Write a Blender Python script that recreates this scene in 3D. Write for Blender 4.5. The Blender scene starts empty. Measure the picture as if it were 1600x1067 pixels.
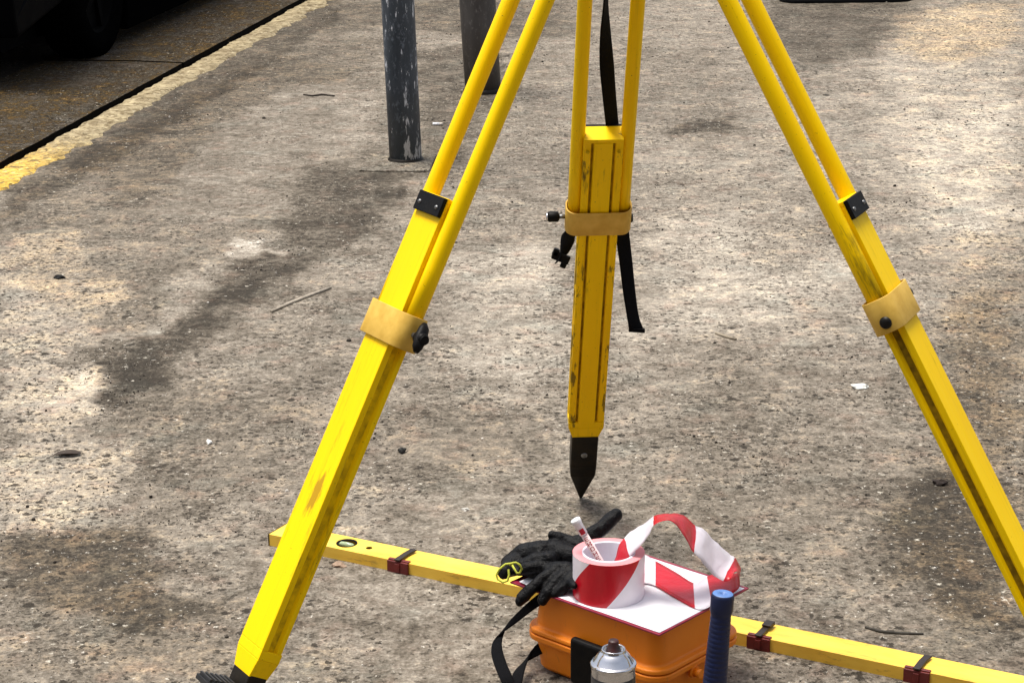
import bpy, bmesh, math, random
import numpy as np
from mathutils import Vector, Matrix, noise
R_ = math.radians
sc = bpy.context.scene
col = sc.collection

# ------------------------------------------------------------------ camera
FPX, PITCH, ROLL, CAMH = 3300.0, 0.29915, 0.00942, 1.56843
cam_d = bpy.data.cameras.new('camera'); cam = bpy.data.objects.new('camera', cam_d); col.objects.link(cam)
cam_d.sensor_width = 36.0; cam_d.lens = FPX/1600*36.0
cam_d.clip_start = 0.05; cam_d.clip_end = 500
cam.location = (0, 0, CAMH)
cam.rotation_euler = (Matrix.Rotation(math.pi/2-PITCH, 3, 'X') @ Matrix.Rotation(-ROLL, 3, 'Z')).to_euler()
sc.camera = cam

# ------------------------------------------------------------------ light
SUN_EL, SUN_AZ = 76.0, -70.0       # azimuth from +Y towards +X (sun is beyond the tripod, high, veiled by cloud)
w = bpy.data.worlds.new('World'); sc.world = w; w.use_nodes = True
wn = w.node_tree.nodes; wl = w.node_tree.links
bg = wn['Background']; sky = wn.new('ShaderNodeTexSky'); sky.sky_type = 'NISHITA'
sky.sun_disc = False; sky.sun_elevation = R_(SUN_EL); sky.sun_rotation = R_(SUN_AZ)
sky.dust_density = 4.0; sky.air_density = 1.0; sky.ozone_density = 0.6
hs = wn.new('ShaderNodeHueSaturation'); hs.inputs['Saturation'].default_value = .5   # veiled by thin cloud
wl.new(sky.outputs[0], hs.inputs['Color']); wl.new(hs.outputs[0], bg.inputs[0]); bg.inputs[1].default_value = 0.11
sd = bpy.data.lights.new('sun', 'SUN'); sd.energy = 2.3; sd.angle = R_(22); sd.color = (1.0, 0.95, 0.86)
so = bpy.data.objects.new('sun', sd); col.objects.link(so)
sv = Vector((math.sin(R_(SUN_AZ))*math.cos(R_(SUN_EL)), math.cos(R_(SUN_AZ))*math.cos(R_(SUN_EL)), math.sin(R_(SUN_EL))))
so.rotation_euler = sv.to_track_quat('Z', 'Y').to_euler(); so.location = (0, 0, 6)
sc.view_settings.view_transform = 'Standard'; sc.view_settings.look = 'None'
sc.view_settings.gamma = 1.0; sc.view_settings.exposure = 0.95

# ------------------------------------------------------------------ helpers
_cF = Vector((0, math.cos(PITCH), -math.sin(PITCH))); _cU = Vector((0, math.sin(PITCH), math.cos(PITCH)))
def ray(px, py):
    x = (px-800)/FPX; y = (533.5-py)/FPX; c, s = math.cos(ROLL), math.sin(ROLL)
    x, y = x*c+y*s, -x*s+y*c
    return Vector((x, 0, 0)) + _cU*y + _cF
def P(px, py, z=0.0):             # the place at height z that the photo shows there
    d = ray(px, py); return Vector((0, 0, CAMH)) + d*((z-CAMH)/d.z)
def PY(px, py, Y):                # the place at depth Y that the photo shows there
    d = ray(px, py); return Vector((0, 0, CAMH)) + d*(Y/d.y)

def tag(o, label=None, cat=None, group=None, kind=None):
    if label: o['label'] = label
    if cat: o['category'] = cat
    if group: o['group'] = group
    if kind: o['kind'] = kind
    return o
def empty(name, loc, label, cat, group=None, rot=None):
    o = bpy.data.objects.new(name, None); col.objects.link(o); o.location = loc; o.empty_display_size = .05
    if rot is not None: o.rotation_euler = rot
    return tag(o, label, cat, group)

class MB:
    def __init__(s): s.v = []; s.f = []; s.m = []; s.sm = []
    def add(s, vs, fs, m=0, smooth=False):
        b = len(s.v); s.v += [tuple(p) for p in vs]
        for f in fs: s.f.append([i+b for i in f]); s.m.append(m); s.sm.append(smooth)
        return s
    def box(s, c, size, M=None, m=0):
        cx, cy, cz = c; a, b, d = size[0]/2, size[1]/2, size[2]/2
        vs = [Vector((cx+i*a, cy+j*b, cz+k*d)) for i in (-1, 1) for j in (-1, 1) for k in (-1, 1)]
        if M is not None: vs = [M @ p for p in vs]
        return s.add(vs, [(0,1,3,2),(4,6,7,5),(0,4,5,1),(2,3,7,6),(0,2,6,4),(1,5,7,3)], m)
    def prism(s, poly, z0, z1, M=None, m=0, smooth=False, caps=True, top=None, mats=None):
        n = len(poly); t = top or poly
        vs = [Vector((x, y, z0)) for x, y in poly] + [Vector((x, y, z1)) for x, y in t]
        if M is not None: vs = [M @ p for p in vs]
        b = len(s.v); s.v += [tuple(p) for p in vs]
        for i in range(n):
            j = (i+1) % n; s.f.append([b+i, b+j, b+n+j, b+n+i]); s.m.append(mats[i] if mats else m); s.sm.append(smooth)
        if caps:
            s.f.append([b+i for i in range(n)][::-1]); s.m.append(m); s.sm.append(False)
            s.f.append([b+n+i for i in range(n)]); s.m.append(m); s.sm.append(False)
        return s
    def tube(s, pts, rad, n=16, m=0, caps=True, smooth=True, ref=None, ell=None):
        pts = [Vector(p) for p in pts]; rs = rad if isinstance(rad, (list, tuple)) else [rad]*len(pts)
        rings = []; prev = None
        for i, p in enumerate(pts):
            t = (pts[min(i+1, len(pts)-1)] - pts[max(i-1, 0)]).normalized()
            if prev is None:
                a = Vector(ref) if ref is not None else (Vector((1,0,0)) if abs(t.x) < .8 else Vector((0,1,0)))
            else: a = prev
            a = (a - t*a.dot(t)).normalized(); b = t.cross(a); prev = a
            e1, e2 = ell or (1, 1)
            rings.append([p + (a*math.cos(2*math.pi*k/n)*e1 + b*math.sin(2*math.pi*k/n)*e2)*rs[i] for k in range(n)])
        b0 = len(s.v)
        for r in rings: s.v += [tuple(q) for q in r]
        for i in range(len(pts)-1):
            for k in range(n):
                k2 = (k+1) % n
                s.f.append([b0+i*n+k, b0+i*n+k2, b0+(i+1)*n+k2, b0+(i+1)*n+k]); s.m.append(m); s.sm.append(smooth)
        if caps:
            s.f.append([b0+k for k in range(n)][::-1]); s.m.append(m); s.sm.append(False)
            e = b0+(len(pts)-1)*n; s.f.append([e+k for k in range(n)]); s.m.append(m); s.sm.append(False)
        return s
    def lathe(s, prof, M=None, n=48, m=0, mats=None, smooth=True):
        vs = [Vector((r*math.cos(2*math.pi*k/n), r*math.sin(2*math.pi*k/n), z)) for r, z in prof for k in range(n)]
        if M is not None: vs = [M @ p for p in vs]
        b = len(s.v); s.v += [tuple(p) for p in vs]
        for i in range(len(prof)-1):
            for k in range(n):
                k2 = (k+1) % n
                s.f.append([b+i*n+k, b+i*n+k2, b+(i+1)*n+k2, b+(i+1)*n+k]); s.m.append(mats[i] if mats else m); s.sm.append(smooth)
        return s
    def build(s, name, mats, parent=None, root=None, bevel=0, seg=2, weld=False, solid=0):
        off = Vector(root) if root is not None else Vector((0, 0, 0))
        me = bpy.data.meshes.new(name); me.from_pydata([tuple(Vector(p)-off) for p in s.v], [], s.f)
        for mt in (mats if isinstance(mats, (list, tuple)) else [mats]): me.materials.append(mt)
        me.polygons.foreach_set('material_index', s.m); me.polygons.foreach_set('use_smooth', s.sm)
        if weld:
            bm = bmesh.new(); bm.from_mesh(me); bmesh.ops.remove_doubles(bm, verts=bm.verts, dist=1e-5)
            bmesh.ops.recalc_face_normals(bm, faces=bm.faces); bm.to_mesh(me); bm.free()
        me.update()
        o = bpy.data.objects.new(name, me); col.objects.link(o)
        if parent is not None: o.parent = parent
        if solid:
            sm_ = o.modifiers.new('solid', 'SOLIDIFY'); sm_.thickness = solid; sm_.offset = 0
        if bevel:
            bv = o.modifiers.new('bevel', 'BEVEL'); bv.width = bevel; bv.segments = seg; bv.limit_method = 'ANGLE'; bv.angle_limit = R_(35)
            bv.harden_normals = False
        return o

def rrect(hx, hy, r, n=6):
    out = []
    for cx, cy, a0 in ((hx-r, hy-r, 0), (-hx+r, hy-r, 90), (-hx+r, -hy+r, 180), (hx-r, -hy+r, 270)):
        for k in range(n+1):
            a = R_(a0+90*k/n); out.append((cx+r*math.cos(a), cy+r*math.sin(a)))
    return out

# ------------------------------------------------------------------ materials
class NT:
    def __init__(s, name):
        s.m = bpy.data.materials.new(name); s.m.use_nodes = True; s.t = s.m.node_tree
        s.b = s.t.nodes['Principled BSDF']; s._tc = None
    def n(s, typ, **kw):
        nd = s.t.nodes.new(typ)
        for k, v in kw.items():
            if k[0] == '_': setattr(nd, k[1:], v)
            else:
                key = k.replace('__', ' ')
                s.set(nd.inputs[int(key[1:])] if key[0] == 'i' and key[1:].isdigit() else nd.inputs[key], v)
        return nd
    def set(s, inp, v):
        if isinstance(v, bpy.types.NodeSocket): s.t.links.new(v, inp)
        elif isinstance(v, bpy.types.Node): s.t.links.new(v.outputs[0], inp)
        else: inp.default_value = v
    def co(s, scale=(1,1,1), rand=False, off=None):
        if s._tc is None: s._tc = s.n('ShaderNodeTexCoord')
        src = s._tc.outputs['Object']
        if rand:
            oi = s.n('ShaderNodeObjectInfo'); mm = s.math('MULTIPLY', oi.outputs['Random'], 37.0)
            src = s.n('ShaderNodeVectorMath', _operation='ADD', i0=src, i1=mm).outputs[0]
        mp = s.n('ShaderNodeMapping', Vector=src, Scale=scale)
        if off: mp.inputs['Location'].default_value = off
        return mp.outputs[0]
    def noise(s, vec, scale, detail=4, rough=.55, dist=0):
        return s.n('ShaderNodeTexNoise', Vector=vec, Scale=scale, Detail=detail, Roughness=rough, Distortion=dist).outputs['Fac']
    def ramp(s, fac, stops, interp='LINEAR'):
        r = s.n('ShaderNodeValToRGB', Fac=fac); cr = r.color_ramp; cr.interpolation = interp
        while len(cr.elements) < len(stops): cr.elements.new(.5)
        for e, (p, c) in zip(cr.elements, stops):
            e.position = p; e.color = (c, c, c, 1) if not isinstance(c, tuple) else (*c[:3], 1)
        return r.outputs[0]
    def math(s, op, a, b=0.0, clamp=False):
        nd = s.n('ShaderNodeMath', _operation=op, i0=a, i1=b); nd.use_clamp = clamp; return nd.outputs[0]
    def mix(s, f, a, b, blend='MIX'):
        nd = s.n('ShaderNodeMix', _data_type='RGBA'); nd.blend_type = blend
        s.set(nd.inputs[0], f)
        for i, v in ((6, a), (7, b)):
            if isinstance(v, tuple): v = (*v[:3], 1)
            s.set(nd.inputs[i], v)
        return nd.outputs[2]
    def bump(s, h, strength=.3, dist=.002, nrm=None):
        nd = s.n('ShaderNodeBump', Height=h, Strength=strength, Distance=dist)
        if nrm is not None: s.set(nd.inputs['Normal'], nrm)
        return nd.outputs[0]
    def out(s, color=None, rough=None, metal=None, normal=None, spec=None, **kw):
        for k, v in (('Base Color', color), ('Roughness', rough), ('Metallic', metal), ('Normal', normal), ('Specular IOR Level', spec)):
            if v is not None:
                if isinstance(v, tuple): v = (*v[:3], 1)
                s.set(s.b.inputs[k], v)
        for k, v in kw.items(): s.set(s.b.inputs[k.replace('__', ' ')], v)
        return s.m

def plain(name, c, rough=.5, metal=0, var=.25, scale=40, bump=.15, spec=.5, c2=None):
    t = NT(name); v = t.co(rand=True); a = t.noise(v, scale, 6, .6); b = t.noise(v, scale*6, 3)
    d = c2 or tuple(x*(1-var) for x in c)
    cc = t.mix(t.ramp(a, [(.35, 0), (.68, 1)]), c, d)
    rr = t.math('ADD', t.math('MULTIPLY', b, .25), rough-.12, True)
    return t.out(cc, rr, metal, t.bump(b, bump, .0008), spec)

def yellow_paint(name, c, c2, wear=.58, dirt=(.09, .055, .012), patch=None, lips=False):
    t = NT(name)
    v = t.co((1, 1, .28), rand=True); v2 = t.co((1, 1, .12), rand=True, off=(3, 1, 2)); v3 = t.co(rand=True)
    base = t.mix(t.ramp(t.noise(v, 9, 4), [(.35, 0), (.7, 1)]), c, c2)
    big = t.noise(v, 7, 3, .5); fine = t.noise(v2, 95, 6, .72)
    s = t.math('ADD', t.math('MULTIPLY', big, .55), t.math('MULTIPLY', fine, .55))
    sc_ = t.ramp(s, [(wear, 0), (wear+.075, .85)])
    cc = t.mix(t.math('MULTIPLY', sc_, .75), base, dirt)
    if patch or lips:
        sp = t.n('ShaderNodeSeparateXYZ', Vector=t.co()); x_, y_, z_ = sp.outputs[0], sp.outputs[1], sp.outputs[2]
        jn = t.noise(t.co((1, 1, .25)), 60, 5, .7)
    if patch:      # a scuffed place where the paint is rubbed brown
        zc_, zh, xc_, xh = patch
        dz = t.math('DIVIDE', t.math('ABSOLUTE', t.math('SUBTRACT', z_, zc_)), zh); dx = t.math('DIVIDE', t.math('ABSOLUTE', t.math('SUBTRACT', x_, xc_)), xh)
        e_ = t.math('ADD', t.math('MAXIMUM', dz, dx), t.math('MULTIPLY', t.math('SUBTRACT', jn, .5), 4.0))
        cc = t.mix(t.ramp(e_, [(.55, .85), (.95, 0)]), cc, (.36, .19, .012))
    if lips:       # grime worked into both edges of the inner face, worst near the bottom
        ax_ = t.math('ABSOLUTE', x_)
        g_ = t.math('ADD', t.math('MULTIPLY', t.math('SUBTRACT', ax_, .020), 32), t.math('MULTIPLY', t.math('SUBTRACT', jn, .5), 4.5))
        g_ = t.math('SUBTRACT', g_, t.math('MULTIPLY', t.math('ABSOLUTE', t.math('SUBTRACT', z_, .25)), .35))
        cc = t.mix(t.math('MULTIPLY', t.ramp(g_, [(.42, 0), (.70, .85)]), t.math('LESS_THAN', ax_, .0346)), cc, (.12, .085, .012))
    streak = t.ramp(t.noise(t.co((1, 1, .03), rand=True), 160, 3, .6), [(.56, 0), (.75, .30)])
    cc = t.mix(streak, cc, (.45, .30, .005))
    speck = t.ramp(t.noise(v3, 210, 2, .6), [(.70, 0), (.76, .8)])
    cc = t.mix(speck, cc, (.22, .14, .012))
    return t.out(cc, t.math('ADD', t.math('MULTIPLY', fine, .3), .32), 0, t.bump(t.math('ADD', fine, t.math('MULTIPLY', sc_, -.4)), .22, .0008), .12)

M = {}
M['yellow'] = yellow_paint('yellow_paint', (.93, .615, .0), (.88, .55, .0), .65)
M['yellow_scuffed'] = yellow_paint('yellow_paint_scuffed', (.93, .615, .0), (.88, .55, .0), .65, patch=(.485, .040, -.004, .011))
M['yellow_grimy_shaded'] = yellow_paint('yellow_paint_grimy_shaded', (.93, .615, .0), (.86, .53, .0), .61, lips=True)  # rear leg: real grime on the edges; heavier wear and tone imitate its shade
M['groove'] = plain('grimy_groove', (.13, .075, .006), .8, var=.5, scale=60, c2=(.34, .21, .006), spec=.1)
M['cove'] = plain('dusty_cove', (.85, .56, .002), .7, var=.5, scale=60, c2=(.42, .27, .006), spec=.1)
M['panel_gap'] = plain('panel_gap', (.16, .095, .006), .8, scale=45, c2=(.42, .28, .004), spec=.1)
M['collar'] = plain('ochre_collar', (.66, .425, .085), .55, 0, .3, 38, .25, .2, c2=(.52, .31, .045))
M['black_steel'] = plain('black_steel', (.002, .002, .0025), .5, 0, .3, 60, .3, c2=(.006, .005, .004), spec=.12)
M['spike'] = plain('worn_steel', (.008, .007, .006), .45, .3, .3, 30, .4, c2=(.020, .014, .007), spec=.25)
M['chrome'] = plain('chrome', (.75, .75, .78), .22, 1.0, .15, 60, .05)
M['webbing'] = plain('black_webbing', (.004, .004, .005), .9, 0, .3, 300, .5, .1)
M['grey_metal'] = plain('grey_metal', (.22, .22, .22), .4, .8, .3, 50, .2)

def ribbed(name, c, rough, scale, axis=2, spec=.4):
    t = NT(name); v = t.co()
    s = t.n('ShaderNodeSeparateXYZ', Vector=v).outputs[axis]
    wv = t.math('SINE', t.math('MULTIPLY', s, scale))
    nz = t.noise(v, 60, 4)
    return t.out(t.mix(nz, c, tuple(x*.75 for x in c)), rough, 0, t.bump(wv, .6, .0015), spec)

# ground --------------------------------------------------------------
def ground_mat(name, attr=True, light=(.352, .312, .256), mid=(.196, .168, .134), dark=(.035, .029, .022), warm=(.36, .27, .13)):
    t = NT(name)
    v = t.co()
    if attr:
        at = t.n('ShaderNodeAttribute', _attribute_name='stain')
        sp = t.n('ShaderNodeSeparateColor', Color=at.outputs['Color'])
        tone, wrm, rough_ = sp.outputs[0], sp.outputs[1], sp.outputs[2]
    else:
        tone, wrm, rough_ = .45, .3, .5
    n_big = t.noise(v, 1.6, 5, .6); n_med = t.noise(v, 7.5, 6, .65, .4); n_sm = t.noise(v, 38, 5, .7); n_fi = t.noise(v, 150, 4, .7)
    T = t.math('ADD', tone, t.math('MULTIPLY', t.math('SUBTRACT', n_med, .5), .85))
    T = t.math('ADD', T, t.math('MULTIPLY', t.math('SUBTRACT', n_big, .5), .35))
    T = t.math('ADD', T, t.math('MULTIPLY', t.math('SUBTRACT', n_sm, .5), 1.2))
    T = t.math('ADD', T, t.math('MULTIPLY', t.math('SUBTRACT', n_fi, .5), .95))
    c = t.ramp(T, [(.0, (.040, .033, .025)), (.22, (.098, .082, .062)), (.48, mid), (.75, light), (1.0, (.60, .555, .48))])
    # warm dust and faint pink and grey aggregate
    wn_ = t.ramp(t.math('ADD', wrm, t.math('ADD', t.math('MULTIPLY', t.math('SUBTRACT', n_med, .5), 1.6), t.math('MULTIPLY', t.math('SUBTRACT', n_sm, .5), 1.5))), [(.35, 0), (.95, 1)])
    c = t.mix(wn_, c, t.mix(1.0, c, (1.12, .95, .72), 'MULTIPLY'))
    pk = t.ramp(t.noise(t.co(off=(4, 9, 0)), 11, 4, .6), [(.54, 0), (.72, .6)])
    c = t.mix(pk, c, t.mix(1.0, c, (1.12, .93, .88), 'MULTIPLY'))
    gy = t.ramp(t.noise(t.co(off=(14, 2, 0)), 6, 4, .6), [(.55, 0), (.7, .8)])
    c = t.mix(gy, c, t.mix(1.0, c, (.90, .97, 1.0), 'MULTIPLY'))
    # pits, dark crumbs and pale chips in three sizes, denser where the surface is rough
    pm = t.math('SUBTRACT', t.noise(v, 4.5, 7, .72), .5); dens = t.math('ADD', t.math('MULTIPLY', pm, 4.2), t.math('MULTIPLY', t.math('SUBTRACT', rough_, .45), .9))
    wob = t.n('ShaderNodeTexNoise', Vector=v, Scale=95, Detail=5, Roughness=.75).outputs['Color']
    vw = t.n('ShaderNodeVectorMath', _operation='MULTIPLY_ADD', i0=wob, i1=(.034, .034, 0), i2=v).outputs[0]
    pit = None
    def flecks(scale, r0, r1, pres, k, soft=.07):
        vo = t.n('ShaderNodeTexVoronoi', Vector=t.n('ShaderNodeVectorMath', _operation='ADD', i0=vw, i1=(k*3.7, k*1.9, 0)).outputs[0], Scale=scale); vo.voronoi_dimensions = '2D'
        rc = t.n('ShaderNodeSeparateColor', Color=vo.outputs['Color'])
        there = t.math('LESS_THAN', rc.outputs[0], t.math('ADD', dens, pres))
        rad = t.math('ADD', t.math('MULTIPLY', t.math('POWER', rc.outputs[1], 2.0), r1-r0), r0)
        m = t.math('DIVIDE', t.math('SUBTRACT', rad, vo.outputs['Distance']), soft, True)
        return t.math('MULTIPLY', m, there)
    for (scale, r0, r1, pres, k, col_, amt) in ((80, .12, .40, .52, 1, tuple(x*2.2 for x in dark), .9), (42, .07, .32, .36, 2, tuple(x*1.4 for x in dark), .95), (22, .04, .21, .26, 3, dark, .95), (12.5, .02, .15, .26, 4, dark, .95), (28, .03, .15, .16, 5, (.50, .46, .38), .95), (55, .03, .15, .20, 6, (.64, .60, .52), 1.0)):
        f = flecks(scale, r0, r1, pres, k); c = t.mix(t.math('MULTIPLY', f, amt), c, col_)
        if k < 5: pit = f if pit is None else t.math('MAXIMUM', pit, f)
    h = t.math('ADD', t.math('MULTIPLY', n_sm, .9), t.math('MULTIPLY', n_fi, .5))
    h = t.math('ADD', h, t.math('MULTIPLY', n_med, .9))
    h = t.math('SUBTRACT', h, t.math('MULTIPLY', pit, .6))
    return t.out(c, .9, 0, t.bump(h, .75, .010), .15)
M['pavement'] = ground_mat('dusty_pavement')
M['slab'] = ground_mat('gutter_slab', False, (.15, .095, .028), (.020, .013, .005), (.004, .003, .002))
M['road'] = ground_mat('road_asphalt', False, (.07, .06, .05), (.03, .026, .02), (.006, .005, .004))
def kerb_mat():
    t = NT('worn_kerb'); v = t.co()
    at = t.n('ShaderNodeAttribute', _attribute_name='paint').outputs['Fac']
    a = t.noise(v, 9, 6, .65); b = t.noise(v, 45, 5, .7); p = t.noise(v, 60, 3, .6)
    c = t.mix(t.ramp(a, [(.35, 0), (.65, 1)]), (.40, .33, .20), (.19, .15, .09))
    f = t.math('ADD', t.math('MULTIPLY', at, .85), t.math('MULTIPLY', t.math('SUBTRACT', b, .5), .9))
    c = t.mix(t.ramp(f, [(.3, 0), (.75, 1)]), c, (.72, .44, .04))
    c = t.mix(t.ramp(b, [(.52, 0), (.70, .8)]), c, (.62, .54, .36))
    c = t.mix(t.ramp(t.noise(t.co(off=(5, 5, 5)), 26, 6, .75), [(.49, 0), (.60, .9)]), c, (.13, .095, .05))
    c = t.mix(t.ramp(t.math('ADD', p, t.math('MULTIPLY', a, .2)), [(.70, 0), (.75, .9)]), c, (.05, .035, .02))
    return t.out(c, .9, 0, t.bump(b, .7, .008), .1)
M['kerb'] = kerb_mat()
M['soil'] = plain('dark_crack_dirt', (.006, .005, .004), 1, 0, .5, 30, .5, .05)

# ------------------------------------------------------------------ ground, kerb, gutter, road
D_ = np.array([.1655, .98621]); E_ = np.array([.98621, -.1655])
def st(s, t, z=0.0):
    q = D_*s + E_*t; return Vector((q[0], q[1], z))
def nz2(x, y, sc_=1.0, seed=0):
    return noise.noise(Vector((x*sc_+seed, y*sc_-seed*1.7, seed*.37)))

def inpoly(px, py, poly):
    ins = np.zeros(px.shape, bool); n = len(poly)
    for i in range(n):
        x1, y1 = poly[i]; x2, y2 = poly[(i+1) % n]
        if y1 == y2: continue
        cnd = ((y1 > py) != (y2 > py)) & (px < (x2-x1)*(py-y1)/(y2-y1)+x1); ins ^= cnd
    return ins
# stains and other tone patches as outlines on the ground (given where the photo shows them) : outline, tone, warmth, roughness, strength, softness in metres
ST = [
 ([(0,330),(110,255),(300,140),(450,90),(560,110),(530,190),(500,250),(430,330),(360,430),(240,540),(150,520),(0,420)], -.05, .12, .0, 1, .07),
 ([(330,200),(470,130),(590,150),(590,210),(500,250),(440,330),(330,350),(250,330)], .02, -.3, -.4, 1, .06),
 ([(0,380),(120,360),(190,480),(150,530),(90,560),(160,580),(165,620),(120,680),(200,700),(195,760),(120,800),(50,830),(0,845)], .18, .26, .30, 1, .03),
 ([(85,590),(130,575),(165,590),(168,615),(140,635),(95,630)], .07, 0, -.6, 1, .012),
 ([(355,387),(380,374),(415,378),(425,395),(395,408),(365,400)], .22, -.3, -.6, 1, .012),
 ([(265,450),(330,400),(370,420),(310,470),(250,530),(215,540)], .12, -.1, -.2, 1, .03),
 ([(480,265),(600,262),(640,300),(590,350),(520,400),(430,440),(340,490),(250,590),(190,620),(175,560),(200,530),(260,530),(330,470),(380,400),(430,395),(440,350)], -.22, -.5, .15, 1, .07),
 ([(180,560),(260,520),(360,450),(470,410),(470,450),(340,520),(250,600),(195,640)], -.15, -.3, .15, 1, .06),
 ([(150,545),(185,540),(190,600),(170,640),(150,600)], -.12, 0, .3, 1, .03),
 ([(0,850),(130,828),(240,840),(270,900),(330,950),(260,990),(140,960),(0,930)], -.22, .12, .4, 1, .06),
 ([(0,295),(80,245),(250,140),(420,40),(520,-8),(530,30),(420,100),(240,215),(120,280),(0,345)], -.20, .1, .1, 1, .05),
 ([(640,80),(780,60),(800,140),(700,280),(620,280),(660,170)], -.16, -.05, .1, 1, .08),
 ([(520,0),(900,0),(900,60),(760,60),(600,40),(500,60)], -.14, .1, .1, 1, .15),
 ([(1180,0),(1440,0),(1420,45),(1340,90),(1250,110),(1190,60)], -.20, -.1, .0, 1, .16),  # darker patch on the ground before the barrier base
 ([(1400,20),(1600,10),(1600,330),(1560,420),(1470,400),(1400,250),(1370,120)], .17, .15, .0, 1, .20),
 ([(1400,20),(1600,0),(1600,70),(1480,100),(1400,80)], .03, .40, .35, 1, .15),
 ([(1480,480),(1600,430),(1600,700),(1540,760),(1480,640)], -.06, .25, .5, 1, .10),
 ([(1380,760),(1470,730),(1600,770),(1600,1000),(1480,960),(1390,890)], -.22, .15, .6, 1, .07),
 ([(880,560),(1200,500),(1350,420),(1200,330),(1020,350),(1010,480)], .11, .0, -.05, 1, .12),
 ([(680,400),(860,380),(880,560),(830,620),(700,560)], .13, .0, -.2, 1, .09),
 ([(560,640),(760,620),(860,700),(740,760),(560,760)], -.07, .1, .0, 1, .09),
 ([(560,880),(760,930),(820,960),(800,1060),(560,1060),(450,960)], .02, -.2, -.2, 1, .06),
 ([(970,60),(1120,80),(1180,200),(1100,240),(980,180)], -.06, 0, .1, 1, .12),
 ([(1170,330),(1290,340),(1270,430),(1180,420)], -.08, .05, .3, 1, .08),
 ([(1050,195),(1140,180),(1150,205),(1060,215)], -.22, 0, .5, 1, .02),
 ([(850,770),(940,770),(960,800),(900,820),(840,800)], -.12, .05, .0, 1, .03),
 ([(0,960),(450,900),(800,1067),(0,1067)], -.04, .1, .1, 1, .1),
 ([(120,250),(480,60),(600,60),(560,120),(420,150),(200,330)], -.09, .08, .1, 1, .08),
 ([(1000,0),(1180,0),(1230,140),(1600,150),(1600,480),(1400,560),(1150,560),(980,420),(990,100)], .06, .05, -.05, 1, .2),
 ([(0,830),(260,820),(330,1067),(0,1067)], 0, .15, .2, 1, .15),
 ([(1480,380),(1600,350),(1600,1067),(1450,1067),(1400,800)], -.03, .18, .2, 1, .15),
 ([(1150,520),(1600,1000),(1600,1067),(1100,1067),(1000,760)], -.05, .05, .12, 1, .15),
 ([(140,560),(520,640),(520,760),(260,800),(200,700)], -.05, .1, .1, 1, .1),
]
def seg_dist(px, py, poly):
    d = np.full(px.shape, 1e9); n = len(poly)
    for i in range(n):
        x1, y1 = poly[i]; x2, y2 = poly[(i+1) % n]; dx, dy = x2-x1, y2-y1; L = dx*dx+dy*dy+1e-12
        u = np.clip(((px-x1)*dx+(py-y1)*dy)/L, 0, 1); d = np.minimum(d, (px-x1-u*dx)**2+(py-y1-u*dy)**2)
    return np.sqrt(d)

def ground_sheet():
    S = [-60, -20, -6, 0, 1.5, 2.3]+list(np.arange(2.7, 6.6, .024))+list(np.arange(6.6, 12.2, .042))+[12.6, 13.5, 16, 22, 40, 120]
    T = [-2.87, -2.83, -2.80, -2.767]+list(np.arange(-2.74, 1.3, .026))+[1.5, 2, 3, 5, 10, 25, 90]
    S = np.array(S); T = np.array(T); ss, tt = np.meshgrid(S, T, indexing='ij')
    X = D_[0]*ss+E_[0]*tt; Y = D_[1]*ss+E_[1]*tt
    ns, nt = len(S), len(T)
    Z = np.where(tt < -2.82, -.006, 0.0)
    jx = np.zeros_like(X); jy = np.zeros_like(X)
    for i in range(ns):
        for j in range(nt):
            x, y = X[i, j], Y[i, j]
            if 2 < y < 13 and abs(x) < 4:
                jx[i, j] = nz2(x, y, 7, 3)*.07+nz2(x, y, 20, 5)*.045; jy[i, j] = nz2(x, y, 7, 7)*.10+nz2(x, y, 18, 9)*.07
                if tt[i, j] > -2.75: Z[i, j] = nz2(x, y, 1.3, 1)*.003+nz2(x, y, 14, 2)*.0012
    tone = np.full(X.shape, .46); warm = np.full(X.shape, .22); rgh = np.full(X.shape, .45)
    gx, gy = X+jx, Y+jy
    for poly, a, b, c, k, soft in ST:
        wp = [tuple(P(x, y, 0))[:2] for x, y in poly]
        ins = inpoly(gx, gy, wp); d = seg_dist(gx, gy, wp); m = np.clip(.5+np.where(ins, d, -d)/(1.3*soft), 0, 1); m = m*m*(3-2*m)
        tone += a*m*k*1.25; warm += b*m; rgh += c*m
    # warm dirt builds up towards the kerb side
    vs = np.stack([X, Y, Z], -1).reshape(-1, 3)
    idx = np.arange(ns*nt).reshape(ns, nt)
    fs = np.stack([idx[:-1, :-1], idx[1:, :-1], idx[1:, 1:], idx[:-1, 1:]], -1).reshape(-1, 4)[:, ::-1]
    me = bpy.data.meshes.new('pavement'); me.from_pydata(vs.tolist(), [], fs.tolist())
    ca = me.color_attributes.new('stain', 'FLOAT_COLOR', 'POINT')
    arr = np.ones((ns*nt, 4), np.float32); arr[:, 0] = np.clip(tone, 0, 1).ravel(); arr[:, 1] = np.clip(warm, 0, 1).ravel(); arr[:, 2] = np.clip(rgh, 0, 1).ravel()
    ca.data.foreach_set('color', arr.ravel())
    me.polygons.foreach_set('use_smooth', [True]*len(me.polygons))
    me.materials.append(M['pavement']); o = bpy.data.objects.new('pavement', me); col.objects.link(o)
    tag(o, 'dusty grey concrete pavement with pits and pale mortar stains', kind='structure')
ground_sheet()

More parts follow.
